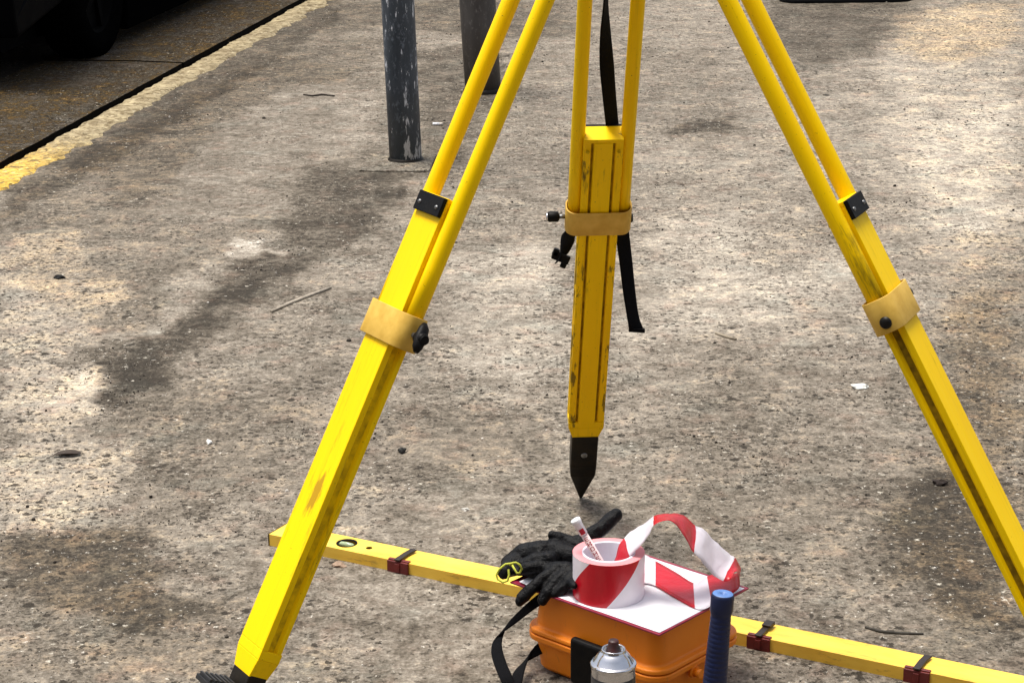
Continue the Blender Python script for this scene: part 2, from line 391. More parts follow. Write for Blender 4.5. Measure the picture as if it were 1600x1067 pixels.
def kerb():
    mb = MB(); S = list(np.arange(2.0, 14.0, .018)); rows = []
    cross = 6
    S = [-30]+S+[60]
    vs = []
    for s in S:
        j = nz2(s, 0, 9, 4)*.012+nz2(s, 0, 28, 6)*.012; k = nz2(s, 1, 6, 8)*.03+nz2(s, 0, 17, 8)*.03
        t0, t1 = -2.925+j, -2.793+k
        for u, z in ((t0, -.12), (t0, -.012), (t0+.012, .004), (t0*.5+t1*.5, .006+.002*nz2(s, 3, 20, 2)), (t1, .004), (t1+.01, -.01)):
            vs.append(st(s, u, z))
    fs = []
    for i in range(len(S)-1):
        for c in range(cross-1):
            a = i*cross+c; fs.append((a, a+1, a+cross+1, a+cross))
    mb.add(vs, fs, 0, True); o = mb.build('kerb', M['kerb'])
    at = o.data.attributes.new('paint', 'FLOAT', 'POINT')
    at.data.foreach_set('value', [max(0., min(.85, (7.9-s)/1.3))*(.75+.5*nz2(s, 2, 3, 1)) for s in S for c in range(cross)])
    tag(o, 'worn kerb strip with faded yellow paint along the pavement edge', kind='structure')
    # gutter slabs with open joints
    mb = MB(); joints = [-30]+[8.945+2.36*k for k in range(-3, 4)]+[60]
    for a, b in zip(joints[:-1], joints[1:]):
        n = max(2, int((min(b, 16)-max(a, 0))/.05)) if b < 17 else 2
        ss = np.linspace(a+.013, b-.013, n)
        vs = []
        for s in ss:
            j = nz2(s, 5, 15, 2)*.004
            for u, z in ((-2.968+j, -.11), (-2.968+j, .002), (-3.2, .006), (-3.62, .002), (-3.62, -.11)): vs.append(st(s, u, z))
        fs = [(i*5+c, i*5+c+1, (i+1)*5+c+1, (i+1)*5+c) for i in range(n-1) for c in range(4)]
        fs += [(0, 1, 2, 3, 4), tuple((n-1)*5+c for c in (4, 3, 2, 1, 0))]
        nf = len(mb.f); mb.add(vs, fs, 0, False)
        for q_ in range(nf, len(mb.f)):
            if len(mb.f[q_]) == 5 or (q_-nf) % 4 in (0, 3): mb.m[q_] = 1
    tag(mb.build('gutter', [M['slab'], M['soil']]), 'dark gutter slabs with open joints below the kerb', kind='structure')
    mb = MB(); mb.add([st(-60, -2.80, -.115), st(120, -2.80, -.115), st(120, -3.7, -.115), st(-60, -3.7, -.115)], [(0, 1, 2, 3)])
    tag(mb.build('gutter_bed', M['soil']), 'black dirt in the gap beside the kerb', kind='structure')
    mb = MB(); mb.add([st(-60, -3.61, -.006), st(120, -3.61, -.034), st(120, -90, -.006), st(-60, -90, -.006)], [(0, 1, 2, 3)])
    tag(mb.build('road', M['road']), 'dark asphalt road under the parked car', kind='structure')
kerb()

# loose grit ------------------------------------------------------------
def grit():
    rng = random.Random(4); vs = []; fs = []; ms = []
    N = 15000; k = 0
    while k < N:
        px = rng.uniform(-30, 1630); py = rng.uniform(0, 1090)
        q = P(px, py, 0)
        if (q.x*E_[0]+q.y*E_[1]) < -2.72: continue
        cl = noise.noise(Vector((q.x*2.2, q.y*2.2, 3)))+.6*noise.noise(Vector((q.x*7, q.y*7, 8)))
        if rng.random() > .45+cl*.9: continue
        k += 1
        r = min(.0085, .0011*math.exp(rng.gauss(0, .45))*(1+.12*(q.y-3)))
        pm = rng.random(); m = 0 if pm < .50 else (1 if pm < .86 else 2)
        if m == 2: r *= .8
        a0 = rng.uniform(0, 6.28); el = rng.uniform(.55, 1.0); hh = r*rng.uniform(.5, .95); c, s = math.cos(a0), math.sin(a0)
        n = rng.choice((5, 6, 7)); b = len(vs)
        for lvl, f in ((0, 1.0), (1, .72)):
            for i in range(n):
                a = 2*math.pi*i/n; rr = r*f*rng.uniform(.75, 1.15); x, y = rr*math.cos(a), rr*el*math.sin(a)
                vs.append((q.x+x*c-y*s, q.y+x*s+y*c, -.0008 if lvl == 0 else hh*rng.uniform(.7, 1.1)))
        vs.append((q.x, q.y, hh*1.15))
        for i in range(n):
            j = (i+1) % n; fs.append((b+i, b+j, b+n+j, b+n+i)); ms.append(m); fs.append((b+n+i, b+n+j, b+2*n)); ms.append(m)
    me = bpy.data.meshes.new('grit'); me.from_pydata(vs, [], fs)
    for mt in (plain('dark_grit', (.045, .038, .03), .9, 0, .6, 30, .2, .2), plain('grey_grit', (.24, .21, .17), .9, 0, .5, 30, .2, .2), plain('pale_grit', (.62, .58, .52), .8, 0, .3, 30, .2, .2)): me.materials.append(mt)
    me.polygons.foreach_set('material_index', ms)
    o = bpy.data.objects.new('grit', me); col.objects.link(o)
    tag(o, 'loose grit and crumbs strewn over the pavement', kind='stuff')
grit()

# ------------------------------------------------------------------ surveying tripod
AX, AY, HZ = .17526, 3.21263, 1.31155
LEGS = [(92.81, .7931), (212.384, .76645), (-25.902, .8201)]
tripod = empty('surveying_tripod', (AX, AY, 0), 'yellow surveying tripod standing on three legs over the orange case', 'tripod')
def leg_board_poly(side_w, th):
    # across = x, outward = y ; grooves for the rods in both edges, raised panel on the inner face
    w_, t_ = side_w, th
    pts = [(-w_, t_), (w_, t_), (w_, t_*.45), (w_-.0065, t_*.25), (w_-.0065, -t_*.30), (w_, -t_*.5), (w_, -t_+.002), (w_-.013, -t_+.002), (w_-.0138, -t_+.0055), (w_-.0180, -t_+.0055), (w_-.0188, -t_-.001)]
    ml = [0, 0, 0, 1, 0, 0, 0, 0, 1, 0]
    left = [(-x, y) for x, y in pts[1:]][::-1]
    poly = pts[1:]+left           # clockwise starting right top
    return poly
def make_leg(i):
    deg, R = LEGS[i]; a = R_(deg); e = Vector((math.cos(a), math.sin(a), 0)); t = Vector((-math.sin(a), math.cos(a), 0))
    c = Vector((AX, AY, 0)); hg = c+e*.08+Vector((0, 0, HZ)); ft = c+e*R; L = (hg-ft).length; u = (hg-ft).normalized()
    nrm = u.cross(t).normalized()
    if nrm.dot(e) < 0: nrm = -nrm
    X = t; Y = nrm
    rot = Matrix((X, Y, u)).transposed()
    if rot.determinant() < 0: rot = Matrix((-X, Y, u)).transposed(); flip = -1
    else: flip = 1
    zc = L-.7214; z0, z1 = .202, .9575
    w_, th = .0345, .0185
    # board
    mb = MB(); poly = leg_board_poly(w_, th); n = len(poly); gm = []
    for k in range(n):
        x1, y1 = poly[k]; x2, y2 = poly[(k+1) % n]; mx, my = (x1+x2)/2, (y1+y2)/2
        groove = (abs(abs(mx)-(w_-.0065)) < .001 and abs(x1-x2) < 1e-4) or (my > -th+.004 and my < -th+.0085 and abs(mx) < w_-.01)
        gm.append((1 if abs(mx) > w_-.01 else 2) if groove else 0)
    mb.prism(poly, z0+.045, z1-.004, mats=gm)
    mb.prism([(-w_, -th+.0005), (w_, -th+.0005), (w_, th), (-w_, th)], z1-.004, z1+.004)      # end plate on top
    lo = [(-w_*.74, -th*.85), (w_*.74, -th*.85), (w_*.74, th*.88), (-w_*.74, th*.88)]; up = [(-w_, -th), (w_, -th), (w_, th), (-w_, th)]
    mb.prism(lo, z0, z0+.030, top=up); mb.prism(up, z0+.030, z0+.045)
    for sx in (-1, 1): mb.lathe([(0, .003), (.003, .0025), (.0035, 0)], Matrix.Translation((sx*.027, -th, z1-.022)) @ Matrix.Rotation(math.pi/2, 4, 'X'), 10, 1)
    leg = mb.build('leg', [(M['yellow_grimy_shaded'], M['yellow_scuffed'], M['yellow'])[i], M['groove'] if i == 2 else M['cove'], M['panel_gap']], tripod, bevel=.0014)
    leg.matrix_local = Matrix.Translation(ft-Vector((AX, AY, 0))) @ rot.to_4x4()
    tag(leg, ['rear leg, darker on the side facing the viewer', 'left leg reaching to the bottom of the photo', 'right leg leaving the photo at its right edge'][i])
    sgn = flip
    # rods
    for sx in (-1, 1):
        m = MB(); z = zc-.018
        m.tube([(sx*.04285, 0, z), (sx*.04285, 0, zc+.1), (sx*.04285, 0, (zc+L)/2), (sx*.04285, 0, L-.05), (sx*.0435, 0, L-.012)], .0122, 20, ell=(1, 1.12))
        m.build('rod', M['yellow'], leg)
    m = MB(); m.tube([(-.055, 0, L-.004), (.055, 0, L-.004)], .015, 16); m.build('hinge_bar', M['black_steel'], leg)
    # collar
    m = MB(); o_ = rrect(.0585, .0238, .0195, 8); i_ = rrect(.0560, .0210, .0172, 8); n = len(o_)
    b = len(m.v)
    for (pl, zz) in ((o_, zc-.026), (o_, zc+.026), (i_, zc+.026), (i_, zc-.026)): m.v += [(x, y, zz) for x, y in pl]
    for r in range(4):
        r2 = (r+1) % 4
        for k in range(n):
            k2 = (k+1) % n; m.f.append([r*n+k, r*n+k2, r2*n+k2, r2*n+k]); m.m.append(0); m.sm.append(r % 2 == 0)
    m.box((0, .0, zc-.012), (.100, .040, .012), m=0)
    m.build('clamp', M['collar'], leg, bevel=.0008)
    # knob on the +t side, bolt on the other
    kx = .059*sgn
    m = MB(); m.tube([(kx, 0, zc), (kx+sgn*.012, 0, zc)], .004, 12, 1)
    m.tube([(kx+sgn*.010, 0, zc), (kx+sgn*.013, 0, zc), (kx+sgn*.028, 0, zc), (kx+sgn*.031, 0, zc)], [.006, .0095, .0095, .007], 16, 0)
    if i == 1:
        m.tube([(kx+sgn*.010, -.004, zc+.022), (kx+sgn*.014, -.003, zc+.015), (kx+sgn*.020, 0, zc+.002), (kx+sgn*.027, .004, zc-.013), (kx+sgn*.030, .005, zc-.021)], [.004, .0085, .0105, .0085, .004], 14, 0, ell=(.8, 1))
    m.build('clamp_knob', [M['black_steel'], M['grey_metal']], leg)
    m = MB(); m.tube([(kx+sgn*.0305, 0, zc), (kx+sgn*.033, 0, zc)], [.0075, .007], 16, 0)
    m.build('knob_cap', M['chrome'] if i != 1 else M['black_steel'], leg)
    m = MB(); m.lathe([(0, .004), (.007, .004), (.0085, .0015), (.0095, 0)], Matrix.Translation((-sgn*.0585, .004, zc-.010)) @ Matrix.Rotation(-sgn*math.pi/2, 4, 'Y'), 18, 0)
    m.build('clamp_bolt', M['spike'], leg)
    # bracket on the outer face at the board's top
    m = MB(); m.box((0, th+.0035, z1-.012), (.071, .007, .030))
    m.build('bracket', M['black_steel'], leg, bevel=.001)
    for sx in (-1, 1):
        m = MB(); m.lathe([(0, .0022), (.0028, .0018), (.0035, 0)], Matrix.Translation((sx*.024, th+.007, z1-.014)) @ Matrix.Rotation(-math.pi/2, 4, 'X'), 12, 0)
        m.build('bracket_screw', M['grey_metal'], leg)
    # shoe
    m = MB(); A = rrect(.0262, .0158, .003, 3); B = rrect(.0250, .0155, .003, 3); C = rrect(.0020, .0020, .001, 3)
    m.prism(A, .115, z0+.004); m.prism(B, .085, .115, top=A); m.prism(C, 0.0, .085, top=B)
    m.build('shoe', M['spike'], leg, bevel=.0012)
    m = MB(); m.lathe([(0, .003), (.004, .0028), (.0062, .0015), (.0068, 0)], Matrix.Translation((0, -.0155, .148)) @ Matrix.Rotation(math.pi/2, 4, 'X'), 16, 0)
    m.build('rivet', M['grey_metal'], leg)
    # tread pedal on the outer side
    if i:
        m = MB(); Mx = Matrix.Translation((0, .012, .177)) @ Matrix.Rotation(R_(-2), 4, 'X')
        pl = [(-.020, 0), (.020, 0), (.024, .040), (.019, .062), (-.019, .062), (-.024, .040)]
        m.prism(pl, -.005, .003, Mx)
        for k in range(6): m.box((0, .014+.0085*k, .0052), (.040-.001*k, .0042, .0055), Mx)
        m.build('tread_pedal', plain('pedal_iron', (.035, .034, .034), .4, .5, .4, 40, .2), leg, bevel=.0008)
    return leg, hg, ft, u, t, nrm
legs = [make_leg(i) for i in range(3)]
m = MB()
hp = [(.0, 1.345), (.085, 1.345), (.088, 1.340), (.088, 1.322), (.080, 1.316), (.03, 1.316), (.03, 1.318)]
m.lathe(hp, Matrix.Translation((0, 0, 0)), 48)
for d_, _ in LEGS:
    Mx = Matrix.Rotation(R_(d_), 4, 'Z')
    for s_ in (-.048, .048): m.box((.080, s_*.6, 1.311), (.03, .012, .03), Mx)
m.build('head_plate', M['black_steel'], tripod, bevel=.0015)
m = MB(); m.lathe([(0, 1.26), (.006, 1.26), (.006, 1.30), (.022, 1.30), (.022, 1.316), (0, 1.316)], None, 20); m.build('fixing_screw', M['chrome'], tripod)

def ribbon(name, secs, mat, parent, root, thick=.0014, sub=6, extra=None):
    # secs: list of (edge A, edge B) ; Catmull-Rom along the length
    def cr(p0, p1, p2, p3, t): return .5*((2*p1)+(p2-p0)*t+(2*p0-5*p1+4*p2-p3)*t*t+(3*p1-p0-3*p2+p3)*t*t*t)
    n = len(secs); A = []; B = []; Q = []
    for i in range(n-1):
        i0, i3 = max(i-1, 0), min(i+2, n-1)
        for k in range(sub):
            t = k/sub
            A.append(cr(secs[i0][0], secs[i][0], secs[i+1][0], secs[i3][0], t)); B.append(cr(secs[i0][1], secs[i][1], secs[i+1][1], secs[i3][1], t)); Q.append(i+t)
    A.append(secs[-1][0]); B.append(secs[-1][1]); Q.append(n-1)
    W = 6; vs = []; q = []
    for a, b, s in zip(A, B, Q):
        for k in range(W+1): vs.append(a.lerp(b, k/W)); q.append((s, k/W))
    fs = [(i*(W+1)+k, i*(W+1)+k+1, (i+1)*(W+1)+k+1, (i+1)*(W+1)+k) for i in range(len(A)-1) for k in range(W)]
    mb = MB(); mb.add(vs, fs, 0, True); o = mb.build(name, mat, parent, root, solid=thick)
    return o, q
def hang(pts, W, wid):           # webbing through the points with given width vectors
    return [(p-wv*.5, p+wv*.5) for p, wv in zip(pts, wid)]
root_t = (AX, AY, 0)
# carrying strap hanging down behind the rear leg
Y0 = 3.47
pp = [PY(950,-130,3.36), PY(948,-60,3.40), PY(946.5,0,3.44), PY(946,50,3.47), PY(948,100,3.50), PY(952,150,3.535), PY(957,200,3.58), PY(964,270,3.64), PY(969,330,3.70), PY(973,370,3.73), PY(978,410,3.735), PY(983,455,3.735), PY(989,495,3.735), PY(994,514,3.733)]
px_w = [14, 10, 7, 16, 22, 21, 20, 20, 20, 21, 20, 19, 18, 22]
ws = []
for k, p in enumerate(pp):
    s_ = FPX/(p-Vector((0, 0, CAMH))).length; wx = px_w[k]/s_; wy = math.sqrt(max(0, .0275**2-wx**2)); ws.append(Vector((wx, wy, 0)))
o, _ = ribbon('strap', hang(pp, 0, ws), M['webbing'], tripod, root_t, .002)
m = MB(); q = PY(995, 516, 3.733); m.box((0, 0, 0), (.030, .008, .007), Matrix.Translation(q) @ Matrix.Rotation(R_(4), 4, 'Y')); m.build('strap_end', M['webbing'], tripod, root_t, bevel=.001)
pp = [PY(915,338,3.70), PY(900,352,3.705), PY(889,365,3.70), PY(886,382,3.695), PY(881,398,3.69), PY(874,406,3.685)]
ws = [Vector((.022, .01, .006))]*2+[Vector((.026, .006, .004)), Vector((.024, .010, .004)), Vector((.015, .012, .004)), Vector((.016, .010, .012))]
ribbon('strap_tail', hang(pp, 0, ws), M['webbing'], tripod, root_t, .003)
m = MB(); q = PY(876, 403, 3.69)
Bm = Matrix.Translation(q) @ Matrix.Rotation(R_(24), 4, 'Y'); m.box((0, 0, .001), (.033, .010, .016), Bm); m.box((.010, .001, -.010), (.011, .007, .012), Bm); m.box((-.012, .001, .006), (.011, .012, .014), Bm)
m.build('buckle', M['black_steel'], tripod, root_t, bevel=.002)

# ------------------------------------------------------------------ spirit level
LA = Vector((-.4705, 3.7695, 0)); LB = Vector((.6608, 3.1563, 0)); ld = (LB-LA).normalized(); ln = Vector((-ld.y, ld.x, 0))
LL = 1.95; lev_rot = Matrix((ld, ln, Vector((0, 0, 1)))).transposed().to_4x4(); LM = Matrix.Translation(LA) @ lev_rot
level = empty('spirit_level', LA, 'long pale yellow spirit level lying flat on the pavement behind the case', 'spirit level', rot=lev_rot.to_euler())
def lev_mat():
    t = NT('level_paint'); v = t.co((.25, 1, 1)); a = t.noise(v, 30, 6, .65); b = t.noise(v, 140, 4, .7); c3 = t.noise(t.co((.1, 1, 1), off=(2, 2, 2)), 60, 4, .7)
    c = t.mix(t.ramp(a, [(.35, 0), (.7, 1)]), (.90, .60, .085), (.78, .46, .045))
    c = t.mix(t.ramp(t.math('ADD', t.math('MULTIPLY', a, .5), t.math('MULTIPLY', b, .5)), [(.57, 0), (.66, .7)]), c, (.28, .17, .05))
    c = t.mix(t.ramp(c3, [(.60, 0), (.75, .5)]), c, (.45, .27, .05))
    return t.out(c, .5, 0, t.bump(b, .2, .0006), .35)
lm = lev_mat()
LW, LH = .060, .0235
VX = .158
def disc_hole_box(mb, x0, x1, hx, r, n=28):
    # top face strip with a round hole at (hx, LW/2), between x0 and x1
    cy = LW/2; ring = [(hx+r*math.cos(2*math.pi*k/n), cy+r*math.sin(2*math.pi*k/n)) for k in range(n)]
    outer = []
    for k in range(n):
        a = 2*math.pi*k/n; dx, dy = math.cos(a), math.sin(a)
        s = min(((x1-hx)/dx if dx > 1e-9 else (x0-hx)/dx if dx < -1e-9 else 1e9), ((LW-cy)/dy if dy > 1e-9 else -cy/dy if dy < -1e-9 else 1e9))
        outer.append((hx+dx*s, cy+dy*s))
    b = len(mb.v); mb.v += [(x, y, LH) for x, y in ring]+[(x, y, LH) for x, y in outer]+[(x, y, LH-.009) for x, y in ring]
    for k in range(n):
        k2 = (k+1) % n
        mb.f += [[b+k, b+k2, b+n+k2, b+n+k][::-1], [b+k, b+2*n+k, b+2*n+k2, b+k2][::-1]]; mb.m += [0, 1]; mb.sm += [False, False]
    mb.f.append([b+2*n+k for k in range(n)]); mb.m.append(1); mb.sm.append(False)
    for cx, cy2 in ((x0, 0), (x1, 0), (x1, LW), (x0, LW)):   # fill the corners
        i = min(range(n), key=lambda k: (outer[k][0]-cx)**2+(outer[k][1]-cy2)**2)
        for i2 in ((i-1) % n, (i+1) % n):
            bb = len(mb.v); mb.v += [(cx, cy2, LH), (*outer[i], LH), (*outer[i2], LH)]
            ar = (outer[i][0]-cx)*(outer[i2][1]-cy2)-(outer[i][1]-cy2)*(outer[i2][0]-cx)
            if abs(ar) > 1e-9: mb.f.append([bb, bb+1, bb+2] if ar > 0 else [bb, bb+2, bb+1]); mb.m.append(0); mb.sm.append(False)
mb = MB()
hx1, hx2 = VX, VX+.050
xa, xb, xc = VX-.030, VX+.032, hx2+.016
# sides, bottom, ends as a tube without top in the vial zone
for x0, x1 in ((0, xa), (xc, LL)):
    mb.add([(x0,0,LH),(x1,0,LH),(x1,LW,LH),(x0,LW,LH)], [(0,1,2,3)])
disc_hole_box(mb, xa, xb, hx1, .0195); disc_hole_box(mb, xb, xc, hx2, .0065, 20)
mb.add([(0,0,0),(LL,0,0),(LL,0,LH),(0,0,LH)], [(0,1,2,3)]); mb.add([(0,LW,0),(LL,LW,0),(LL,LW,LH),(0,LW,LH)], [(3,2,1,0)])
mb.add([(0,0,0),(0,LW,0),(LL,LW,0),(LL,0,0)], [(0,1,2,3)])
mb.add([(0,0,0),(0,0,LH),(0,LW,LH),(0,LW,0)], [(0,1,2,3)]); mb.add([(LL,0,0),(LL,LW,0),(LL,LW,LH),(LL,0,LH)], [(0,1,2,3)])
mb.build('body', [lm, M['groove']], level)
m = MB(); m.box((-.0008, LW/2, LH/2), (.0028, LW+.0016, LH+.0016)); m.build('end_cap', plain('end_cap', (.10, .065, .015), .6), level, bevel=.0006)
t = NT('vial'); vial_m = t.out((.50, .62, .38), .08, 0, None, .8, Transmission__Weight=.4, IOR=1.4)
m = MB(); m.tube([(VX-.0165, LW/2, LH-.0045), (VX-.012, LW/2, LH-.0035), (VX, LW/2, LH-.003), (VX+.012, LW/2, LH-.0035), (VX+.0165, LW/2, LH-.0045)], [.003, .0052, .0055, .0052, .003], 16)
m.build('vial', vial_m, level)
m = MB()
m.lathe([(.0195, LH), (.0205, LH+.0009), (.0185, LH+.0009), (.0175, LH-.002)], Matrix.Translation((VX, LW/2, 0)), 36); m.build('vial_ring', M['black_steel'], level)
red_pl = plain('red_clip', (.15, .010, .008), .5, 0, .4, 60, .3)
brown = plain('dark_lever', (.030, .018, .011), .5, .2, .4, 60, .3)
for k, (px, py, hw) in enumerate(((620, 897, .0225), (1183, 1017, .021), (1432, 1067, .022))):
    q = LM.inverted() @ P(px, py, 0); x = q.x
    m = MB(); m.box((x, -.0022, LH/2), (2*hw, .0044, LH+.0006)); m.box((x, -.0035, LH*.5), (.010, .006, LH*.72)); m.box((x, .0035, LH+.0012), (2*hw, .0075, .0024))
    c_ = m.build('clip', red_pl, level, bevel=.0008)
    m = MB(); m.prism([(x-.006, -.006), (x+.006, -.006), (x+.006, .030), (x+.009, .052), (x-.004, .052), (x-.006, .030)], LH+.003, LH+.0062)
    if k == 1: m.box((x+.001, .040, LH+.0085), (.016, .022, .004))
    m.build('lever', brown, c_, bevel=.0008)

# ------------------------------------------------------------------ orange instrument case
FC = Vector((.2265, 3.0275, 0)); av = Vector((-.742, .670, 0)).normalized(); bv = Vector((.670, .742, 0))
CM = Matrix((av, bv, Vector((0, 0, 1)))).transposed()     # x towards the left corner, y towards the right corner
if CM.determinant() > 0: pass
case_o = FC + av*.010 + bv*.010
CL, CW, CH = .272, .212, .1485
def cpt(x, y, z): return Vector(case_o)+av*x+bv*y+Vector((0, 0, z))
case = empty('instrument_case', cpt(CL/2, CW/2, 0), 'orange plastic instrument case under the white sheet', 'case')
def orange():
    t = NT('orange_plastic'); v = t.co(); a = t.noise(v, 14, 5, .6); b = t.noise(v, 320, 3, .6); s = t.noise(t.co((1, 1, .3)), 70, 5, .7)
    c = t.mix(a, (.84, .235, .003), (.74, .19, .003)); c = t.mix(t.ramp(s, [(.62, 0), (.75, .6)]), c, (.30, .10, .02))
    return t.out(c, t.math('ADD', t.math('MULTIPLY', a, .2), .38), 0, t.bump(b, .25, .0006), .4)
om = orange()
def cbox(mb, inset, z0, z1, r, inset1=None, m=0):
    i1 = inset if inset1 is None else inset1
    def loop(i): return [cpt(CL/2+x, CW/2+y, 0) for x, y in rrect(CL/2-i, CW/2-i, r, 7)]
    A, B = loop(inset), loop(i1); n = len(A)
    vs = [p+Vector((0, 0, z0)) for p in A]+[p+Vector((0, 0, z1)) for p in B]
    fs = [(i, (i+1) % n, n+(i+1) % n, n+i)[::-1] for i in range(n)]
    mb.add(vs, fs, m, True); return A, B
def case_shell(prof, name):
    mb = MB(); r = .030; loops = []
    for i, z in prof:
        loops.append([cpt(CL/2+x, CW/2+y, z) for x, y in rrect(CL/2-i, CW/2-i, max(.004, r-i*.6), 7)])
    n = len(loops[0]); vs = [p for l in loops for p in l]
    fs = [(k*n+i, k*n+(i+1) % n, (k+1)*n+(i+1) % n, (k+1)*n+i) for k in range(len(prof)-1) for i in range(n)]
    fs.append(tuple(range(n))[::-1]); fs.append(tuple((len(prof)-1)*n+i for i in range(n)))
    mb.add(vs, fs, 0, False); mb.sm = [len(f) == 4 for f in mb.f]
    o = mb.build(name, om, case, case.location, weld=True)
    me = o.data
    bm = bmesh.new(); bm.from_mesh(me)
    for e in bm.edges:
        if len(e.link_faces) == 2 and e.calc_face_angle() > R_(32): e.smooth = False
    bm.to_mesh(me); bm.free()
    bvm = o.modifiers.new('bevel', 'BEVEL'); bvm.width = .0022; bvm.segments = 3; bvm.limit_method = 'ANGLE'; bvm.angle_limit = R_(32)
    return o
SZ = .073
case_shell([(.014, .002), (.006, .010), (.003, .04), (.0005, SZ-.017), (-.0015, SZ-.015), (-.0100, SZ-.012), (-.0105, SZ-.0015), (-.002, SZ-.001)], 'base')
case_shell([(-.002, SZ+.0002), (-.0100, SZ+.0008), (-.0095, SZ+.0085), (-.001, SZ+.0105), (.001, SZ+.012), (.006, CH-.006), (.010, CH-.0012), (.02, CH)], 'lid')
# latch on the long face, black plate ; long face is at y = 0, seen along x
m = MB()
def fp(x, z, d): return cpt(x, -d, z)
def slab_on_face(m, x0, x1, z0, z1, d0, d1, mi=0):
    vs = [fp(x, z, d) for d in (d0, d1) for x, z in ((x0, z0), (x1, z0), (x1, z1), (x0, z1))]
    m.add(vs, [(0,1,2,3),(7,6,5,4),(0,4,5,1),(1,5,6,2),(2,6,7,3),(3,7,4,0)], mi)
slab_on_face(m, .085, .170, SZ-.060, SZ+.022, .002, .0175)
m.build('latch', M['black_steel'], case, case.location, bevel=.007, seg=4, weld=True)
# small orange hasp on the short face at x = 0
m = MB(); q = cpt(-.011, .085, SZ-.020)
m.tube([q, q-av*.012], .0075, 16); m.tube([q+av*.006, q], .011, 16); m.build('hasp', om, case, case.location)
# shoulder strap: loops out of the far end and down to the ground
Zv = Vector((0, 0, 1))
def strap_secs(pts, wv): return [(p-v*.5, p+v*.5) for p, v in zip(pts, wv)]
sp = [PY(862,925,3.222), PY(840,938,3.225), PY(815,958,3.215), PY(790,980,3.20), PY(779,996,3.19), PY(776,1015,3.16), PY(783,1040,3.12), PY(794,1066,3.08), P(806,1105,.012), P(840,1125,.006)]
swv = [Vector((.004, .016, .019)), Vector((.006, .014, .020)), Vector((.008, .012, .021)), Vector((.012, .014, .014)), Vector((.016, .012, .004)), Vector((.018, .012, .002)), Vector((.018, .012, .002)), Vector((.018, .012, .0)), Vector((.016, -.018, .0)), Vector((.0, -.025, .0))]
ribbon('shoulder_strap', strap_secs(sp, swv), M['webbing'], case, case.location, .0022)
sp = [PY(852,1008,3.215), PY(836,1017,3.215), PY(824,1027,3.205), PY(814,1042,3.17), PY(808,1060,3.13), PY(806,1085,3.09), P(815,1120,.008), P(850,1130,.004)]
swv = [Vector((.005, .010, .021)), Vector((.006, .010, .021)), Vector((.012, .012, .014)), Vector((.018, .010, .006)), Vector((.020, .008, .002)), Vector((.018, .012, .002)), Vector((.016, -.016, .0)), Vector((.0, -.024, 0))]
ribbon('lower_strap', strap_secs(sp, swv), M['webbing'], case, case.location, .0022)

# ------------------------------------------------------------------ clipboard and paper
BZ = .1490
bdx, bdy = .315, .2385
def bpt(x, y, z): return FC+av*x+bv*y+Vector((0, 0, z))
cb = MB(); vs = [bpt(x, y, z) for z in (BZ, BZ+.0032) for x, y in ((0, 0), (bdx, 0), (bdx, bdy), (0, bdy))]
cb.add(vs, [(0,1,2,3),(7,6,5,4),(0,4,5,1),(1,5,6,2),(2,6,7,3),(3,7,4,0)])
crim = plain('crimson_cover', (.30, .012, .045), .45, 0, .3, 60, .2)
o = cb.build('clipboard', crim, bevel=.0008, weld=True); tag(o, 'crimson writing board lying on the lid of the orange case', 'clipboard')
def paper_mat():
    t = NT('white_paper'); v = t.co(); a = t.noise(v, 5, 3)
    return t.out(t.mix(a, (.86, .86, .90), (.80, .80, .85)), .8, 0, t.bump(a, .2, .003), .2)
pm_ = paper_mat(); pw = MB(); nx, ny = 24, 18; vs = []
for i in range(nx+1):
    for j in range(ny+1):
        x = .003+(bdx-.020)*i/nx; y = .004+(bdy-.012)*j/ny
        z = BZ+.0036+.0006*nz2(x, y, 9, 2)+.0004
        if i > nx-4: z += .0007*(i-nx+4)
        vs.append(bpt(x, y, z))
pw.add(vs, [(i*(ny+1)+j, i*(ny+1)+j+1, (i+1)*(ny+1)+j+1, (i+1)*(ny+1)+j) for i in range(nx) for j in range(ny)], 0, True)
o = pw.build('paper_sheet', pm_, solid=.0004); tag(o, 'blank white sheet of paper covering the crimson board', 'paper')
TZ = BZ+.0046

# ------------------------------------------------------------------ barrier tape roll
RC = Vector((.1542, 3.184, TZ)); RH = .0735; RO, RI = .0588, .0425
roll = empty('barrier_tape_roll', RC, 'roll of red and white striped barrier tape standing on the paper', 'tape roll')
def stripe_mat(name, alpha=1.0):
    t = NT(name); at = t.n('ShaderNodeAttribute', _attribute_name='phase').outputs['Fac']
    fr = t.math('FRACT', at); red = t.math('LESS_THAN', fr, .5)
    n_ = t.noise(t.co(), 60, 4)
    c = t.mix(red, t.mix(n_, (.86, .80, .86), (.80, .74, .80)), t.mix(n_, (.62, .004, .018), (.50, .003, .014)))
    return t.out(c, .28, 0, t.bump(t.noise(t.co((1, 1, .3)), 45, 4, .6), .35, .004), .5, Alpha=alpha)
tape_m = stripe_mat('striped_film')
n = 96; m = MB(); ph = []; vs = []; rows = 9
for r in range(rows):
    z = RH*r/(rows-1)
    for k in range(n+1):
        a = -math.pi+2*math.pi*k/n; rr = RO*(1+.0012*math.sin(5*a)+.001*math.sin(z*240))
        vs.append(RC+Vector((rr*math.sin(a), -rr*math.cos(a), z)))
        # red between the edges: right edge at 56 deg at the top and -6 deg at the bottom, band 84 deg wide
        ph.append((math.degrees(a)-56+62*(1-z/RH))/180.0+.5-.0)
m.add(vs, [(r*(n+1)+k, r*(n+1)+k+1, (r+1)*(n+1)+k+1, (r+1)*(n+1)+k) for r in range(rows-1) for k in range(n)], 0, True)
